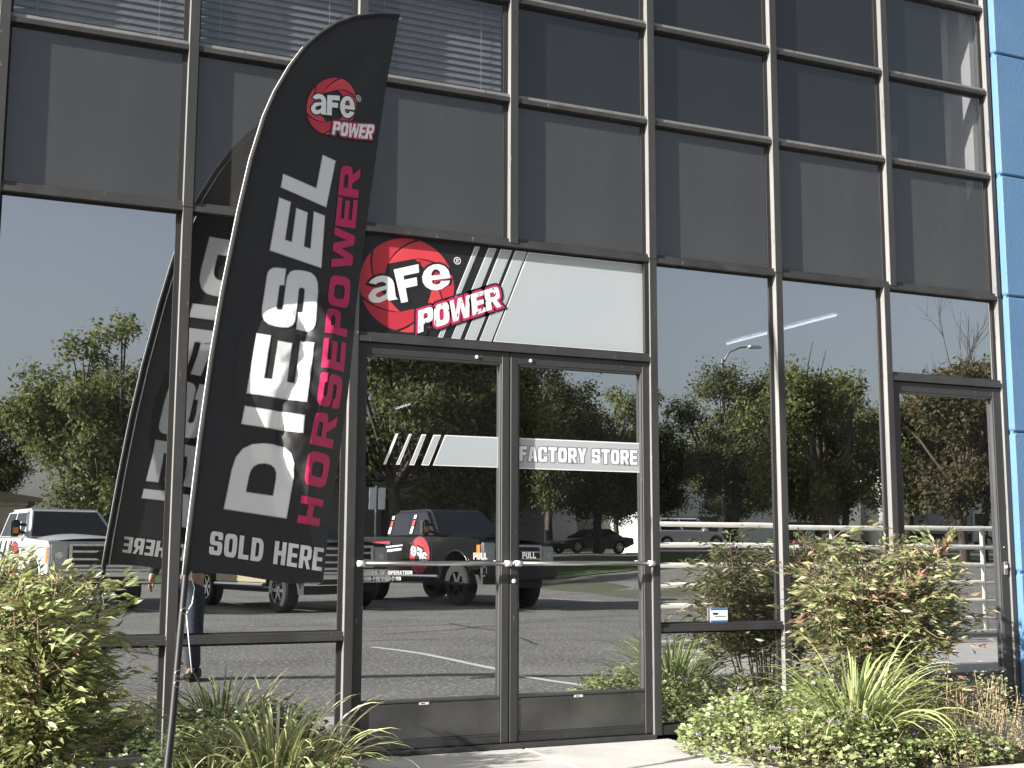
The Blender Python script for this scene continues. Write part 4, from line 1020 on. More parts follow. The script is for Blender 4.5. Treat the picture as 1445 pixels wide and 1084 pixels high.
def pickup(name, loc, rz, pm, lab, r=.42, low=None, rim='chrome', grille='chrome', decals=None, lift=.0, bumper='chrome'):
    """crew-cab pickup; x forward, y left, wheels on z 0"""
    t = empty(name, loc, rz); tag(t, lab, 'truck', 'pickup trucks parked facing the building')
    z0 = .56+lift; zr = 1.40+lift; zh = 1.36+lift; F_, Rr = 2.95, -3.05; fx, rx = 2.0, -1.75; ra = r+.10
    side = [(F_, z0+.14), (F_-.02, zh-.14), (F_-.12, zh-.03), (1.05, zr-.0), (-1.12, zr+.02), (-1.14, zr), (Rr, zr), (Rr-.02, z0+.12), (rx-ra-.02, z0+.02)]
    side += [(rx+ra*math.cos(math.pi-math.pi*i/10), z0+ra*.95*math.sin(math.pi*i/10)) for i in range(11)]
    side += [(rx+ra+.02, z0-.02), (fx-ra-.02, z0-.02)]
    side += [(fx+ra*math.cos(math.pi-math.pi*i/10), z0+ra*.95*math.sin(math.pi*i/10)) for i in range(11)]
    side += [(fx+ra+.02, z0+.10)]
    b = MB(); b.prism(side, -.98, .98); body = b.build('body', pm, t, bevel=.05, seg=3)
    # raised bonnet with a centre bulge
    hv = []; n = 8
    for i in range(n+1):
        x = 1.02+(F_-.10-1.02)*i/n
        for j in range(9):
            y = -.80+1.6*j/8; e = 1-abs(y/.80)**4
            hv.append((x, y, zr-.02+(zh-zr)*i/n+e*(.085+.03*math.exp(-(y/.35)**2))*(1-.55*(i/n)**3)))
    b = MB(); b.add(hv, [(i*9+j, (i+1)*9+j, (i+1)*9+j+1, i*9+j+1) for i in range(n) for j in range(8)]); b.build('bonnet', pm, body, smooth=True)
    if low is not None:
        for s in (-1, 1):
            b = MB(); b.box((rx+ra+.05, s*.978-(.012 if s < 0 else 0), z0), (fx-ra-.05, s*.978+(.012 if s > 0 else 0), z0+.30)); b.build('lower_panel', low, t)
    cab, cv = cabin('cab', (-1.16, 1.20), (-1.02, .42), zr-.03, 2.02+lift, .95, .76, pm, t, .07)
    # face index order: right side (y-) 0,1,5,4 ; left side (y+) 2,3,7,6 ; front 1,2,6,5 ; rear 3,0,4,7
    for idx, fl in (((0, 1, 5, 4), False), ((2, 3, 7, 6), True)):
        m_ = (lambda q: [(1-u, v) for u, v in q][::-1]) if fl else (lambda q: q)
        face_patch(cv, idx, m_([(.50, .12), (.86, .12), (.93, .42), (.93, .86), (.50, .86)]), .006, 'side_window', M['car_glass'], t)
        face_patch(cv, idx, m_([(.07, .12), (.455, .12), (.455, .86), (.10, .86)]), .006, 'side_window', M['car_glass'], t)
    face_patch(cv, (1, 2, 6, 5), [(.05, .10), (.95, .10), (.93, .90), (.07, .90)], .008, 'windscreen', M['car_glass'], t)
    face_patch(cv, (3, 0, 4, 7), [(.12, .15), (.88, .15), (.88, .85), (.12, .85)], .006, 'rear_window', M['car_glass'], t)
    # open bed: dark floor panel set into the top
    MB().box((Rr+.10, -.84, zr-.005), (-1.25, .84, zr+.012)).build('bed_cover', M['trim'], t)
    # front
    gx = F_-.015
    b = MB(); b.box((gx, -.56, z0+.30), (gx+.05, .56, zh-.10)); g = b.build('grille', M['trim'], t, bevel=.015)
    b = MB()
    b.box((gx+.03, -.60, zh-.125), (gx+.085, .60, zh-.07)); b.box((gx+.03, -.60, z0+.27), (gx+.085, .60, z0+.325))
    b.box((gx+.03, -.62, z0+.28), (gx+.08, -.555, zh-.08)); b.box((gx+.03, .555, z0+.28), (gx+.08, .62, zh-.08))
    for zz in ((z0+.30+zh-.10)/2-.075, (z0+.30+zh-.10)/2+.075): b.box((gx+.04, -.56, zz-.025), (gx+.075, .56, zz+.025))
    b.build('grille_bars', M[grille], g, bevel=.008)
    b = MB(); b.tube([(gx+.05, 0, (z0+.2+zh)/2), (gx+.09, 0, (z0+.2+zh)/2)], [.10, .09], 18); e_ = b.build('badge', M['trim'], g); e_.scale = (1, 1.35, 1); 
    for s in (-1, 1):
        b = MB(); b.box((gx-.12, min(s*.63, s*.965), z0+.30), (gx+.045, max(s*.63, s*.965), zh-.10)); hl = b.build('headlight', M['lens'], t, bevel=.03, seg=2)
        b = MB(); b.box((gx-.16, min(s*.90, s*.988), z0+.34), (gx-.02, max(s*.90, s*.988), zh-.14)); b.build('indicator', M['amber'], hl, bevel=.012)
        b = MB(); b.tube([(gx+.02, s*.80, (z0+zh+.2)/2), (gx+.055, s*.80, (z0+zh+.2)/2)], [.085, .07], 14); b.build('lamp_bowl', M['chrome'], hl)
    b = MB(); b.prism([(-1.0, z0-.02), (1.0, z0-.02), (1.0, z0+.24), (-1.0, z0+.24)], F_-.06, F_+.16, 'x'); b.build('front_bumper', M[bumper], t, bevel=.06, seg=3)
    MB().box((F_+.15, -.62, z0+.0), (F_+.166, .62, z0+.10)).build('air_intake', M['trim'], t)
    MB().box((Rr-.14, -.96, z0+.05), (Rr+.02, .96, z0+.24)).build('rear_bumper', M['chrome'], t, bevel=.04)
    for s in (-1, 1):
        b = MB(); b.box((.82, s*1.10-.075, zr+.04), (.98, s*1.10+.10*s if s > 0 else s*1.10+.075, zr+.36)) if False else b.box((.80, s*1.12-.09, zr+.03), (.97, s*1.12+.09, zr+.37))
        mr = b.build('mirror', M['trim'], t, bevel=.03, seg=2)
        b = MB(); b.tube([(.92, s*.92, zr+.10), (.90, s*1.06, zr+.14)], .03, 8); b.tube([(.92, s*.90, zr+.26), (.90, s*1.06, zr+.28)], .03, 8); b.build('mirror_arm', M['trim'], mr)
        b = MB(); b.box((.93, s*1.12-.05, zr+.10), (.975, s*1.12+.05, zr+.22)); b.build('mirror_lamp', M['amber'], mr)
        b = MB(); b.tube([(fx-ra-.1, s*1.02, z0-.06), (rx+ra+.1, s*1.02, z0-.06)], .045, 8); b.build('running_board', M['chrome'] if grille == 'chrome' else M['trim'], t)
        # door shuts and handles
        for dx in (.98, -.06, -1.10):
            b = MB(); b.box((dx-.006, s*.9805-.003, z0+.12), (dx+.006, s*.9805+.003, zr-.04)); b.build('door_gap', M['gasket'], t)
        for dx in (.12, -.92):
            b = MB(); b.box((dx-.09, s*.995-.014, zr-.17), (dx+.09, s*.995+.014, zr-.125)); b.build('door_handle', M[grille] if grille == 'chrome' else M['trim'], t, bevel=.008)
        b = MB(); b.box((Rr-.015, s*.86-.08, zr-.42), (Rr+.05, s*.86+.08, zr-.06)); b.build('tail_light', M['v_red'], t, bevel=.01)
        for x in (fx, rx): wheel(t, x, s*.86, r, .28, rim)
        # flared arch lips
        for x in (fx, rx):
            b = MB(); b.tube([(x+ra*math.cos(math.pi*i/12), s*.985, z0+ra*.95*math.sin(math.pi*i/12)) for i in range(13)], .028, 6); b.build('arch_lip', M['trim'] if grille != 'chrome' else pm, t, smooth=True)
    MB().box((Rr+.2, -.80, z0-.20), (F_-.2, .80, z0+.05)).build('chassis', M['trim'], t)
    if decals: decals(t, z0, zr)
    return t

def badge_on(t, cx, cz, rad, power=True):
    """round shutter badge on the left-hand (driver's) door"""
    pl = lambda x, z, layer: Vector((-x, .9835+.0012*layer, z))
    def qd(q): return [(-cx+(p[0])*rad, cz+p[1]*rad) for p in q]
    loc = lambda k: [((p[0]-2.2024)/.285, (p[1]-2.5889)/.275) for p in SG[k]]
    logo(pl, t, [(-cx, cz), (-cx+rad, cz), (-cx, cz+rad)], [(k, qd(loc(k))) for k in ('a', 'F', 'e')], None, None)

def t3_decals(t, z0, zr):
    badge_on(t, .46, z0+.42, .42)
    for k, (xa, za, xb, zb, wd, m_) in enumerate(((-.9, zr-.14, -2.9, zr-.22, .05, 'v_red'), (-.35, zr-.30, -2.6, zr-.46, .05, 'v_white'), (-.3, zr-.20, -2.2, zr-.32, .03, 'v_white'))):
        b = MB(); b.add([(xa, .986+.001*k, za), (xb, .986+.001*k, zb), (xb, .986+.001*k, zb+wd*1.5), (xa, .986+.001*k, za+wd)], [(0, 1, 2, 3)]); b.build('side_graphic', M[m_], t)
    for x, (zz, hh, m_) in [(x, q) for x in (-.02, -1.02) for q in ((zr+.08, .16, 'v_white'), (zr+.26, .12, 'v_red2'), (zr+.42, .08, 'v_white'))]:
        k_ = (zz-zr)/.62; y = .955-.19*k_
        b = MB(); b.add([(x-.055, y+.01, zz), (x+.055, y+.01, zz), (x+.05, y+.01-.19*hh/.62, zz+hh), (x-.05, y+.01-.19*hh/.62, zz+hh)], [(0, 1, 2, 3)]); b.build('pillar_graphic', M[m_], t)
def t1_decals(t, z0, zr):
    badge_on(t, .42, z0+.40, .36)
    for k, wd in enumerate((.10, .16, .24)):
        b = MB(); x = -.25-.42*k; b.add([(x, .984, z0+.05), (x-.22, .984, z0+.05), (x-.22+.55, .984, zr-.05), (x+.55-.10, .984, zr-.05)], [(0, 1, 2, 3)]); b.build('side_graphic', M['v_black'], t)

HDG = R(78.5)
def park(x, y):
    """origin of a truck whose front-left wheel stands at (x, y)"""
    f_ = Vector((math.cos(HDG), math.sin(HDG))); l_ = Vector((-f_.y, f_.x)); o = Vector((x, y))-f_*2.0-l_*.86
    return (o.x, o.y, zt(o.x, o.y)+.003)
pickup('pickup_truck', park(1.62, -19.6), HDG, M['p_white'], 'white pickup with red door badge mirrored in the far left pane', .41, decals=t1_decals)
pickup('pickup_truck', park(6.05, -18.5), HDG, M['p_char'], 'dark pickup with tan lower doors mirrored below the flag', .42, low=M['p_tan'])
pickup('pickup_truck', park(9.97, -18.7), HDG, M['p_black'], 'lifted black pickup with red graphics mirrored in the doors', .46, rim='trim', decals=t3_decals, lift=.10, bumper='trim')

def car(name, loc, rz, pm, lab, L_=4.5, wd=1.82, hgt=1.32, suv=False, cat='car'):
    t = empty(name, loc, rz); tag(t, lab, cat)
    h2 = L_/2; r = .34 if not suv else .38; z0 = .30 if not suv else .42; fx, rx = h2-.88, -h2+.95; ra = r+.05
    zs_ = .82 if not suv else 1.08
    zf = .68 if not suv else 1.02
    side = [(h2, z0+.12), (h2-.03, zf-.12), (h2-.18, zf), (h2-1.35, zs_-.0), (-h2+.55, zs_+.04), (-h2+.05, zs_-.02), (-h2, z0+.2), (rx-ra-.02, z0)]
    side += [(rx-ra*math.cos(math.pi*i/9), z0+ra*math.sin(math.pi*i/9)) for i in range(10)]
    side += [(rx+ra+.02, z0-.06), (fx-ra-.02, z0-.06)]
    side += [(fx-ra*math.cos(math.pi*i/9), z0+ra*math.sin(math.pi*i/9)) for i in range(10)]
    side += [(fx+ra+.02, z0)]
    MB().prism(side, -wd/2, wd/2).build('body', pm, t, bevel=.07, seg=3)
    if suv: base, top = (-h2+.06, h2-1.2), (-h2+.28, h2-1.95)
    else: base, top = (-h2+.45, h2-1.25), (-.95, .10)
    cab, cv = cabin('cabin', base, top, zs_-.04, hgt, wd/2-.06, wd/2-.28, pm, t, .08)
    for idx, fl in (((0, 1, 5, 4), False), ((2, 3, 7, 6), True)):
        m_ = (lambda q: [(1-u, v) for u, v in q][::-1]) if fl else (lambda q: q)
        face_patch(cv, idx, m_([(.52, .14), (.86, .14), (.92, .45), (.90, .86), (.52, .86)]), .006, 'side_window', M['car_glass'], t)
        face_patch(cv, idx, m_([(.12, .14), (.48, .14), (.48, .86), (.12, .86)]), .006, 'side_window', M['car_glass'], t)
    face_patch(cv, (1, 2, 6, 5), [(.06, .10), (.94, .10), (.92, .92), (.08, .92)], .008, 'windscreen', M['car_glass'], t)
    face_patch(cv, (3, 0, 4, 7), [(.08, .12), (.92, .12), (.9, .9), (.1, .9)], .006, 'rear_window', M['car_glass'], t)
    for s in (-1, 1):
        for x in (fx, rx): wheel(t, x, s*(wd/2-.12), r, .22)
        MB().box((h2-.16, s*wd*.36-.17, zf-.22), (h2+.0, s*wd*.36+.17, zf-.07)).build('headlight', M['lens'], t, bevel=.03)
        MB().box((-h2-.01, s*wd*.38-.14, zs_-.22), (-h2+.08, s*wd*.38+.14, zs_-.08)).build('tail_light', M['v_red'], t, bevel=.02)
        MB().box((h2-1.75, s*(wd/2+.02)-.08, zs_+.0), (h2-1.62, s*(wd/2+.02)+.08, zs_+.14)).build('mirror', pm, t, bevel=.03)
    MB().box((h2-.02, -.45, z0+.12), (h2+.02, .45, zf-.22)).build('grille', M['trim'], t, bevel=.01)
    return t
def on(x, y, dz=.003): return (x, y, zt(x, y)+dz)
car('parked_coupe', on(30.8, -52.6), R(170), M['p_maroon'], 'low dark coupe mirrored in the right door above its bar', 4.6, 1.84, 1.30)
car('parked_suv', on(43.0, -62.5), R(12), M['p_white'], 'white sport utility vehicle mirrored beyond the railing', 5.2, 1.95, 1.95, True)
car('parked_sedan', on(50.5, -58.0), R(5), M['p_char'], 'dark car half hidden by trees mirrored in the right-hand door', 4.6, 1.82, 1.42)

# ---- box truck far right
bt = empty('box_truck', on(54.2, -52.5), R(20)); tag(bt, 'grey box truck mirrored behind trees in the right-hand door', 'truck')
M['box_grey'] = mat('grey_truck_box', (.30,.30,.31), .6, 0, (.36,.36,.37), 1)
MB().box((-3.2, -1.2, 1.0), (1.6, 1.2, 3.4)).build('cargo_box', M['box_grey'], bt, bevel=.03)
MB().prism([(1.7, .5), (3.4, .5), (3.4, 1.3), (2.9, 1.5), (2.5, 2.3), (1.7, 2.35)], -1.05, 1.05).build('cab', M['p_white'], bt, bevel=.06)
MB().prism([(2.58, 2.22), (2.97, 1.52), (3.0, 1.54), (2.62, 2.26)], -.9, .9).build('windscreen', M['car_glass'], bt)
for s in (-1, 1):
    MB().box((1.85, s*1.052-.004, 1.5), (2.5, s*1.052+.004, 2.15)).build('side_window', M['car_glass'], bt)
    for x in (2.5, -1.9): wheel(bt, x, s*.95, .45, .3)
MB().box((-3.0, -.9, .6), (2.0, .9, 1.0)).build('chassis', M['trim'], bt)

# ---- a bystander, mirrored as a pair of legs beside the pole
M['jeans'] = mat('dark_denim', (.028,.036,.055), .85, 0, (.045,.055,.08), 30, bump=.3, bscale=120)
M['jacket'] = mat('dark_jacket', (.03,.03,.032), .8, bump=.3, bscale=60)
M['skin'] = mat('skin', (.45,.27,.19), .5)
M['hair'] = mat('brown_hair', (.04,.028,.02), .6)
def skinned(name, chains, radii, mt, parent, sub=2):
    """body from a skeleton of joints"""
    me = bpy.data.meshes.new(name); vs = []; es = []; rad = []; ids = {}
    for ch in chains:
        prev = None
        for key in ch:
            if key not in ids: ids[key] = len(vs); vs.append(radii[key][0]); rad.append(radii[key][1])
            if prev is not None: es.append((prev, ids[key]))
            prev = ids[key]
    me.from_pydata(vs, es, [])
    o = link(name, me, mt, parent)
    sm_ = o.modifiers.new('skin', 'SKIN'); sm_.use_smooth_shade = True
    for i, sv in enumerate(me.skin_vertices[0].data):
        r_ = rad[i]; sv.radius = r_ if isinstance(r_, tuple) else (r_, r_); sv.use_root = (i == 0)
    ss = o.modifiers.new('sub', 'SUBSURF'); ss.levels = sub; ss.render_levels = sub
    return o
pe = empty('person', (1.93, -5.42, -.12), R(35)); tag(pe, 'standing person in dark jeans mirrored behind the flag pole', 'person')
J = {'pel': ((0, 0, .95), (.16, .11)), 'wa': ((0, 0, 1.10), (.15, .10)), 'ch': ((0, 0, 1.32), (.19, .12)), 'nk': ((0, .01, 1.50), (.065, .06)), 'hd': ((0, .02, 1.56), (.055, .06)),
     'hl': ((-.10, 0, .90), .095), 'kl': ((-.12, .03, .50), .065), 'al': ((-.13, -.01, .10), .048), 'fl': ((-.135, .10, .05), (.045, .04)), 'tl': ((-.14, .17, .035), (.04, .028)),
     'hr': ((.10, 0, .90), .095), 'kr': ((.13, .05, .50), .065), 'ar': ((.15, .0, .10), .048), 'fr': ((.16, .11, .05), (.045, .04)), 'tr': ((.17, .18, .035), (.04, .028)),
     'sl': ((-.20, 0, 1.43), .065), 'el': ((-.27, -.01, 1.16), .048), 'wl': ((-.25, .12, .95), .034), 'pl': ((-.245, .15, .89), (.04, .022)),
     'sr': ((.20, 0, 1.43), .065), 'er': ((.29, .03, 1.17), .048), 'wr': ((.18, .24, 1.10), .034), 'pr': ((.13, .28, 1.11), (.04, .022))}
bodyo = skinned('body', [['pel', 'wa', 'ch', 'nk', 'hd'], ['pel', 'hl', 'kl', 'al', 'fl', 'tl'], ['pel', 'hr', 'kr', 'ar', 'fr', 'tr'], ['ch', 'sl', 'el', 'wl', 'pl'], ['ch', 'sr', 'er', 'wr', 'pr']], J, M['skin'], pe)
def grow(keys, d): return {k: (J[k][0], tuple(x+d for x in J[k][1]) if isinstance(J[k][1], tuple) else J[k][1]+d) for k in keys}
K = grow(['pel', 'hl', 'kl', 'hr', 'kr'], .018); K['al'] = ((-.13, -.01, .07), .075); K['ar'] = ((.15, 0, .07), .075); K['w2'] = ((0, 0, 1.0), (.165, .12))
skinned('jeans', [['pel', 'hl', 'kl', 'al'], ['pel', 'hr', 'kr', 'ar'], ['pel', 'w2']], K, M['jeans'], bodyo)
K = grow(['wa', 'ch', 'sl', 'el', 'sr', 'er', 'wl', 'wr'], .02); K['pel'] = ((0, 0, .93), (.185, .135)); K['nk'] = ((0, .005, 1.47), (.085, .08))
skinned('jacket', [['pel', 'wa', 'ch', 'nk'], ['ch', 'sl', 'el', 'wl'], ['ch', 'sr', 'er', 'wr']], K, M['jacket'], bodyo)
for s, a, f_ in ((-1, 'al', 'tl'), (1, 'ar', 'tr')):
    x0 = J[a][0][0]; x1 = J[f_][0][0]
    b = MB(); pf = [(-.075, .0), (.20, .0), (.235, .02), (.22, .055), (.10, .085), (.05, .115), (-.06, .115), (-.085, .05)]
    b.prism(pf, -.048, .048, 'x'); sh = b.build('shoe', M['trim'], bodyo, bevel=.02, seg=2); sh.location = (x0+.01*s, .0, .002); sh.rotation_euler = (0, 0, -.12*s)
# head with a plain face, five fingers a hand
hb = bmesh.new(); bmesh.ops.create_uvsphere(hb, u_segments=24, v_segments=18, radius=1)
for v in hb.verts:
    x, y, z = v.co; jaw = 1-.22*max(0, -z)**1.2
    v.co = Vector((x*.078*jaw, y*.098*(1-.1*max(0, -z)), z*.118))
    if y > .8 and -.35 < z < .15 and abs(x) < .25: v.co.y += .018*(1-abs(x)/.25)*(1 if z < 0 else .5)
    if y > .7 and .02 < z < .3 and .2 < abs(x) < .55: v.co.y -= .008
me = bpy.data.meshes.new('head'); hb.to_mesh(me); hb.free(); hd = link('head', me, M['skin'], bodyo, True); hd.location = (0, .03, 1.665)
hb = bmesh.new(); bmesh.ops.create_uvsphere(hb, u_segments=20, v_segments=14, radius=1)
bmesh.ops.delete(hb, geom=[v for v in hb.verts if v.co.z < -.35 or (v.co.y > .45 and v.co.z < .45)], context='VERTS')
for v in hb.verts: v.co = Vector((v.co.x*.088, v.co.y*.106, v.co.z*.126))
me = bpy.data.meshes.new('hair'); hb.to_mesh(me); hb.free(); hr_ = link('hair', me, M['hair'], bodyo, True); hr_.location = (0, .022, 1.672)
for s in (-1, 1):
    b = MB(); b.tube([(s*.031, .118, 1.675), (s*.031, .123, 1.675)], [.011, .006], 10); b.build('eye', M['v_black'], bodyo)
    b = MB(); b.tube([(s*.078, .02, 1.69), (s*.088, .01, 1.665), (s*.080, .02, 1.635)], .011, 6); b.build('ear', M['skin'], bodyo, smooth=True)
for key, dirv in (('pl', Vector((0, .35, -.93))), ('pr', Vector((-.75, .6, .1)))):
    o0 = Vector(J[key][0]); b = MB(); sd = dirv.cross(Vector((1, 0, 0)) if key == 'pl' else Vector((0, 0, 1))).normalized()
    for i, ln in enumerate((.062, .072, .068, .052)):
        a = o0+dirv*.02+sd*(.024-.016*i); b.tube([a, a+dirv*ln*.5, a+dirv*ln*.85+sd.cross(dirv)*.014], [.009, .0085, .007], 6)
    b.tube([o0-dirv*.02+sd*.03, o0+dirv*.012+sd*.052, o0+dirv*.035+sd*.055], [.010, .009, .008], 6); b.build('fingers', M['skin'], bodyo, smooth=True)

# ---- trees
TLEAF = leafmat('tree_leaf', .6, .45, .25, .86); M['bark'] = mat('tree_bark', (.05,.038,.03), .9, 0, (.09,.072,.055), 6, bump=.6, bscale=18, stretch=(1,1,.3))
def tree_meshes(seed, h, cw, ch, nleaf, pal, trunk_r, clear=.3, leaf=(.14, .25), lean=.0, lobes=24):
    rg = random.Random(seed); st = MB()
    top = h*clear; b0 = Vector((0, 0, -.3))
    p1 = Vector((lean*.5, 0, top*.6)); p2 = Vector((lean, .1, top))
    st.tube([b0, (b0+p1)/2+rv(rg, .04), p1, p2], [trunk_r*1.35, trunk_r*1.05, trunk_r, trunk_r*.85], 10)
    L_ = []
    for i in range(lobes):
        a = rg.uniform(0, 6.283); rr = math.sqrt(rg.random())*.95; zz = rg.random()
        lx = (1-(2*zz-1)**2*.55)
        c = Vector((lean+math.cos(a)*cw/2*rr*lx*.98, math.sin(a)*cw/2*rr*lx*.98, h-ch+ch*(.08+.86*zz)))
        rad = cw*rg.uniform(.09, .19); L_.append((c, rad))
        m1 = p2+(c-p2)*.5+rv(rg, .25); m1.z = max(m1.z, p2.z*.9)
        st.tube([p2, m1, c], [trunk_r*.5, trunk_r*.28, trunk_r*.10], 6, cap=False)
        for _ in range(3):
            e = c+rv(rg, rad*.55); st.tube([m1+(c-m1)*rg.random(), (c+e)/2, e], [trunk_r*.14, trunk_r*.09, trunk_r*.04], 4, cap=False)
    P = []; D = []; N = []; Ln = []; Wd = []; C_ = []
    wsum = sum(r_**2 for _, r_ in L_)
    for c, r_ in L_:
        k = int(nleaf*r_*r_/wsum); br = rg.uniform(.7, 1.25); nsub = 9
        subs = [c+rv(rg, 1).normalized()*r_*rg.uniform(.45, 1.15)*1.0 for _ in range(nsub)]
        subs = [Vector((s.x, s.y, c.z+(s.z-c.z)*.75)) for s in subs]
        for _ in range(k):
            s = rg.choice(subs); p = s+rv(rg, r_*.26)
            P.append(p); d = Vector((rg.gauss(0, 1), rg.gauss(0, 1), rg.gauss(-.5, .6))); D.append(d)
            out = (p-c); N.append(out.normalized()*.8+Vector((0, 0, .7))+rv(rg, .5)); l_ = rg.uniform(*leaf); Ln.append(l_); Wd.append(l_*rg.uniform(.35, .6))
            cc = pick(rg, pal); C_.append((cc[0]*br, cc[1]*br, cc[2]*br))
    return st, (P, D, N, Ln, Wd, C_)
TREES = {}
def tree(name, loc, kind, sc, rz, lab, spec=None):
    t = empty(name, loc, rz); tag(t, lab, 'tree', 'trees around the lot and street')
    if kind not in TREES:
        st, lf = tree_meshes(**spec)
        tr = st.build('trunk', M['bark'], t, smooth=True); cr = leaf_obj('crown', *lf, TLEAF, t, fold=.1)
        TREES[kind] = (tr.data, cr.data)
    else:
        a, b_ = TREES[kind]; link('trunk', a, None, t); link('crown', b_, None, t)
    t.scale = (sc, sc, sc) if not isinstance(sc, tuple) else sc
    return t
PG = [(0.45, (0.115, 0.142, 0.032)), (0.3, (0.162, 0.182, 0.043)), (0.15, (0.243, 0.236, 0.061)), (0.1, (0.068, 0.092, 0.024))]
PD = [(0.5, (0.078, 0.097, 0.027)), (0.3, (0.115, 0.132, 0.035)), (0.2, (0.176, 0.176, 0.049))]
PR = [(.35, (.12,.10,.034)), (.30, (.085,.09,.026)), (.20, (.17,.11,.045)), (.15, (.06,.07,.02))]
SA = dict(seed=3, h=8.6, cw=6.4, ch=6.6, nleaf=26000, pal=PG, trunk_r=.22, clear=.30, lobes=30)
SB = dict(seed=8, h=8.8, cw=7.0, ch=6.4, nleaf=26000, pal=PD, trunk_r=.20, clear=.28, lobes=32)
SC = dict(seed=15, h=7.4, cw=6.2, ch=5.0, nleaf=22000, pal=PG, trunk_r=.30, clear=.36, lean=-.9, lobes=26)
SD = dict(seed=21, h=6.6, cw=5.4, ch=4.6, nleaf=17000, pal=PR, trunk_r=.16, clear=.34, lobes=24)
tree('feathery_tree', on(4.3, -34.0), 'A', .93, 0, 'tall feathery tree mirrored behind the white pickup', SA)
tree('feathery_tree', on(1.2, -62.0), 'B', .80, 1.0, 'small far tree mirrored at the left picture edge', SB)
tree('dark_tree', on(13.4, -33.4), 'B', 1.16, 2.1, 'dark spreading tree mirrored in the upper left door pane')
tree('dark_tree', on(16.4, -35.0), 'A', .96, 1.7, 'dark tree mirrored behind the lifted black pickup')
tree('dark_tree', on(25.0, -46.5), 'B', .93, 4.0, 'leftmost tree mirrored in the lettered right door')
tree('dark_tree', on(28.6, -47.5), 'A', .95, 5.0, 'tree mirrored above the dark coupe in the right door')
tree('dark_tree', on(32.2, -48.5), 'A', .92, .6, 'tree mirrored left of the street lamp')
tree('dark_tree', on(35.6, -46.0), 'B', .98, 3.1, 'tall tree mirrored right of the street lamp')
tree('leaning_tree', on(29.2, -30.0), 'C', .93, .3, 'tree with thick leaning trunk mirrored behind the railing', SC)
tree('leaning_tree', on(34.6, -33.0), 'C', .85, 2.6, 'round tree mirrored between the leaning tree and the right-hand door')
tree('russet_tree', on(30.6, -25.6), 'D', 1.0, 0, 'russet leaved tree mirrored in the right-hand door', SD)
tree('russet_tree', on(34.0, -26.5), 'D', 1.08, 2.0, 'russet tree mirrored beside the blue wall edge')
tree('dark_tree', on(9.4, -40.0), 'B', .95, .4, 'dark tree mirrored behind the flag')
tree('dark_tree', on(21.4, -52.0), 'A', .92, 2.9, 'far tree mirrored between the two door leaves')
tree('dark_tree', on(42.0, -70.0), 'B', .9, 1.2, 'far tree mirrored above the white sport utility vehicle')
for x_, y_, k_, s_2, rz_, lb in ((23.0, -56.0, 'B', 1.0, 2.2, 'far tree closing the gap behind the right door tree'), (39.6, -52.5, 'A', .90, 1.1, 'tree mirrored behind the street lamp'), (31.0, -58.0, 'B', 1.05, .2, 'far tree mirrored beside the door jamb'),
                            (40.5, -44.0, 'B', .88, 5.1, 'dark tree mirrored behind the leaning tree'), (45.0, -52.0, 'A', .95, 2.4, 'far dark tree mirrored right of the leaning tree'), (6.9, -37.5, 'A', .9, 3.6, 'tree mirrored behind the mirrored flag'),
                            (18.9, -38.6, 'B', .98, .9, 'dark tree mirrored at the meeting stiles of the doors')):
    tree('dark_tree', on(x_, y_), k_, s_2, rz_, lb)
# bare tree
t = empty('bare_tree', on(35.9, -30.0)); t.scale = (1.75, 1.75, 1.75); tag(t, 'leafless twiggy tree mirrored in the pane above the right-hand door', 'tree')
rg = random.Random(77); bt_ = MB(); tw = MB()
def branch(p, d, ln, r, lev):
    pts = [p]; q = p
    for k in range(4):
        d = (d+rv(rg, .10)+Vector((0, 0, .06))).normalized(); q = q+d*ln/4; pts.append(q)
    (bt_ if lev < 2 else tw).tube(pts, [r, r*.88, r*.76, r*.64, r*.5], 6 if lev < 2 else 4, cap=False)
    if lev >= 4: return
    for k in range(3 if lev else 5):
        s = pts[rg.choice((2, 3, 4))]; nd = (d+rv(rg, .42)); nd.z = abs(nd.z)+.25
        branch(s, nd.normalized(), ln*rg.uniform(.55, .75), r*.52, lev+1)
branch(Vector((0, 0, -.2)), Vector((0, 0, 1)), 2.7, .07, 0)
M['bark_d'] = mat('dark_twigs', (.05,.04,.035), .9)
bt_.build('trunk', M['bark_d'], t); tw.build('crown', M['bark_d'], t)

# ---- street furniture
M['galv'] = mat('galvanised', (.26,.26,.26), .6, .4)
t = empty('street_lamp', on(37.97, -50.5)); tag(t, 'grey street lamp with curved arm mirrored above the trees', 'street lamp')
t.scale = (1.16, 1.16, 1.16)
MB().tube([(0, 0, -.2), (0, 0, 4), (0, 0, 8.9)], [.10, .08, .055], 10).build('pole', M['galv'], t, smooth=True)
MB().tube([(0, 0, 8.7), (.35, .02, 9.25), (.95, .05, 9.5), (1.5, .08, 9.56)], [.05, .045, .04, .035], 8).build('arm', M['galv'], t, smooth=True)
b = MB(); b.prism([(1.35, 9.50), (1.6, 9.47), (2.15, 9.52), (2.2, 9.58), (1.9, 9.66), (1.45, 9.64)], -.06, .24); b.build('lamp_head', M['white_metal'], t, bevel=.04, seg=2)
t = empty('sign_post', on(12.0, -31.2)); tag(t, 'two small white signs on a post mirrored behind the black pickup', 'sign')
MB().tube([(0, 0, -.2), (0, 0, 2.9)], .03, 8).build('post', M['galv'], t)
for x in (-.24, .06): MB().box((x, .035, 2.2), (x+.22, .05, 2.85)).build('plate', M['v_white'], t)

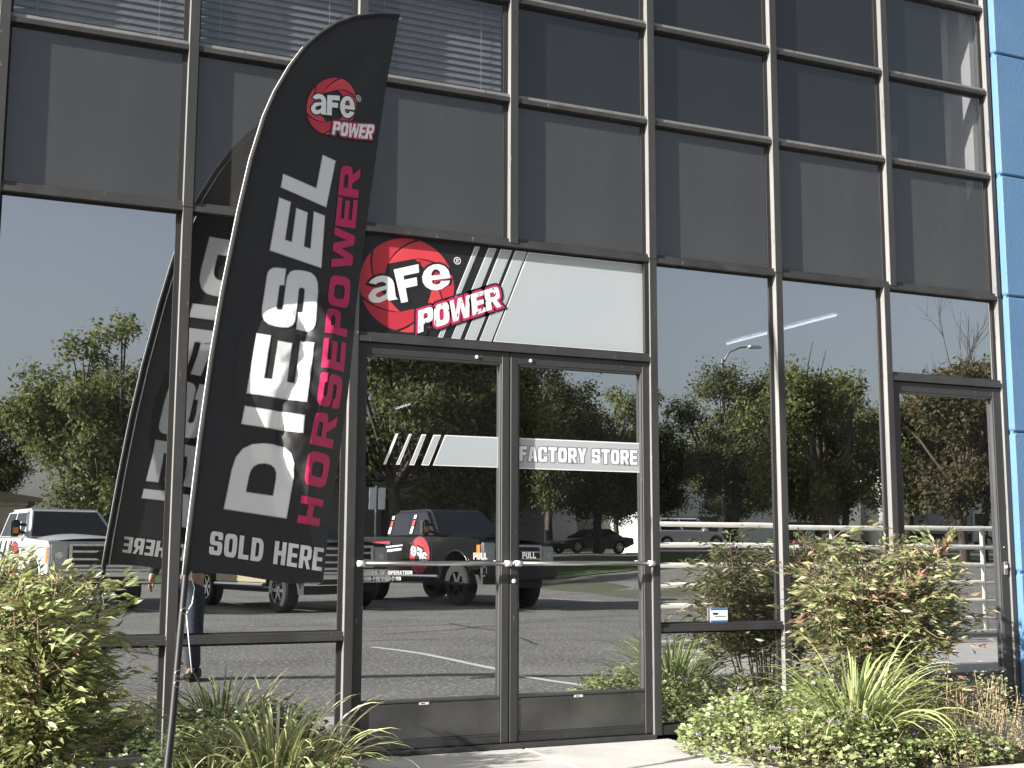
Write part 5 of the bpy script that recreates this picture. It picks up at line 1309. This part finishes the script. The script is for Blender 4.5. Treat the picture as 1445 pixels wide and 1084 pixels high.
# ---- buildings across the street
M['b_grey'] = mat('grey_tilt_up', (.17,.17,.18), .85, 0, (.20,.20,.21), .6); M['b_white'] = mat('white_tilt_up', (.62,.60,.56), .85, 0, (.68,.66,.62), .5); M['b_cream'] = mat('cream_stucco', (.52,.46,.34), .85, 0, (.56,.50,.38), .6)
M['b_win'] = mat('far_window', (.03,.035,.04), .1, spec=.8); M['b_roof'] = mat('far_roof', (.22,.17,.12), .85, 0, (.28,.22,.16), 1)
def block(name, x0, x1, y0, y1, h, mt, lab, wins=(), reveals=(), sign=None):
    z = min(zt(x0, y1), zt(x1, y1))-.1; t = empty(name, ((x0+x1)/2, y1, z)); tag(t, lab, 'building'); cx = (x0+x1)/2
    MB().box((x0-cx, y0-y1, 0), (x1-cx, 0, h)).build('wall', mt, t, bevel=.03)
    MB().box((x0-cx-.08, y0-y1-.08, h+.002), (x1-cx+.08, .08, h+.22)).build('parapet', mt, t, bevel=.02)
    for (a, b_, c, d) in wins:
        f_ = MB().box((a, .002, c), (b_, .05, d)).build('window', M['trim'], t)
        n_ = max(1, int((b_-a)/1.4)); wd = (b_-a)/n_
        for k in range(n_): MB().box((a+k*wd+.05, .051, c+.06), (a+(k+1)*wd-.05, .06, d-.06)).build('pane', M['b_win'], f_)
    for zz in reveals: MB().box((x0-cx, .0005, zz), (x1-cx, .004, zz+.05)).build('groove', M['trim'], t)
    return t
block('warehouse', 6, 25, -60, -46, 3.9, M['b_grey'], 'low grey warehouse mirrored behind the trees and trucks', wins=((1.5, 5.8, .9, 2.5), (-7, -3, .9, 2.5)), reveals=(3.2,))
block('office_block', 46, 66, -90, -74, 5.4, M['b_white'], 'white low building mirrored behind the leaning tree', wins=((-8, -3, .8, 2.4), (2, 8, .8, 2.4)), reveals=(4.2,))
block('office_block', 67, 92, -86, -70, 6.0, M['b_white'], 'white building mirrored behind trees in the right-hand door', wins=((-11, -6, .8, 2.4), (-3, 3, .8, 2.4)), reveals=(4.6,))
block('office_block', 28, 44, -96, -80, 5.0, M['b_grey'], 'grey building mirrored far behind the white sport utility vehicle', wins=((-5, 5, .9, 2.5),))
t = block('gabled_shed', -12, 3.0, -62, -52, 1.9, M['b_cream'], 'cream shed with shallow roof mirrored at the left edge')
b = MB(); b.prism([(-8.2, 2.1), (8.2, 2.1), (8.2, 2.25), (-1.5, 3.7), (-8.2, 2.6)], -10.3, .35); b.build('roof', M['b_roof'], t)

lamp_strip(5.555, .42, 1.84, 2.752, 'lit ceiling strip seen through the windows right of the doors')
lamp_strip(4.64, 6.9, 7.45, 2.752, 'short lit ceiling strip seen through the left door')

# faint lettering on the upstairs side wall
M['wall_print'] = mat('faint_wall_print', (.07,.07,.072), .7)
put('lettering', word_loops('ADRENALINE', .3, .2), [(-1.50, 4.57), (-.61, 4.55), (-.61, 4.62), (-1.50, 4.65)], lambda a_, z_, l_: Vector((6.735, -a_, z_)), 1, M['wall_print'], ro)
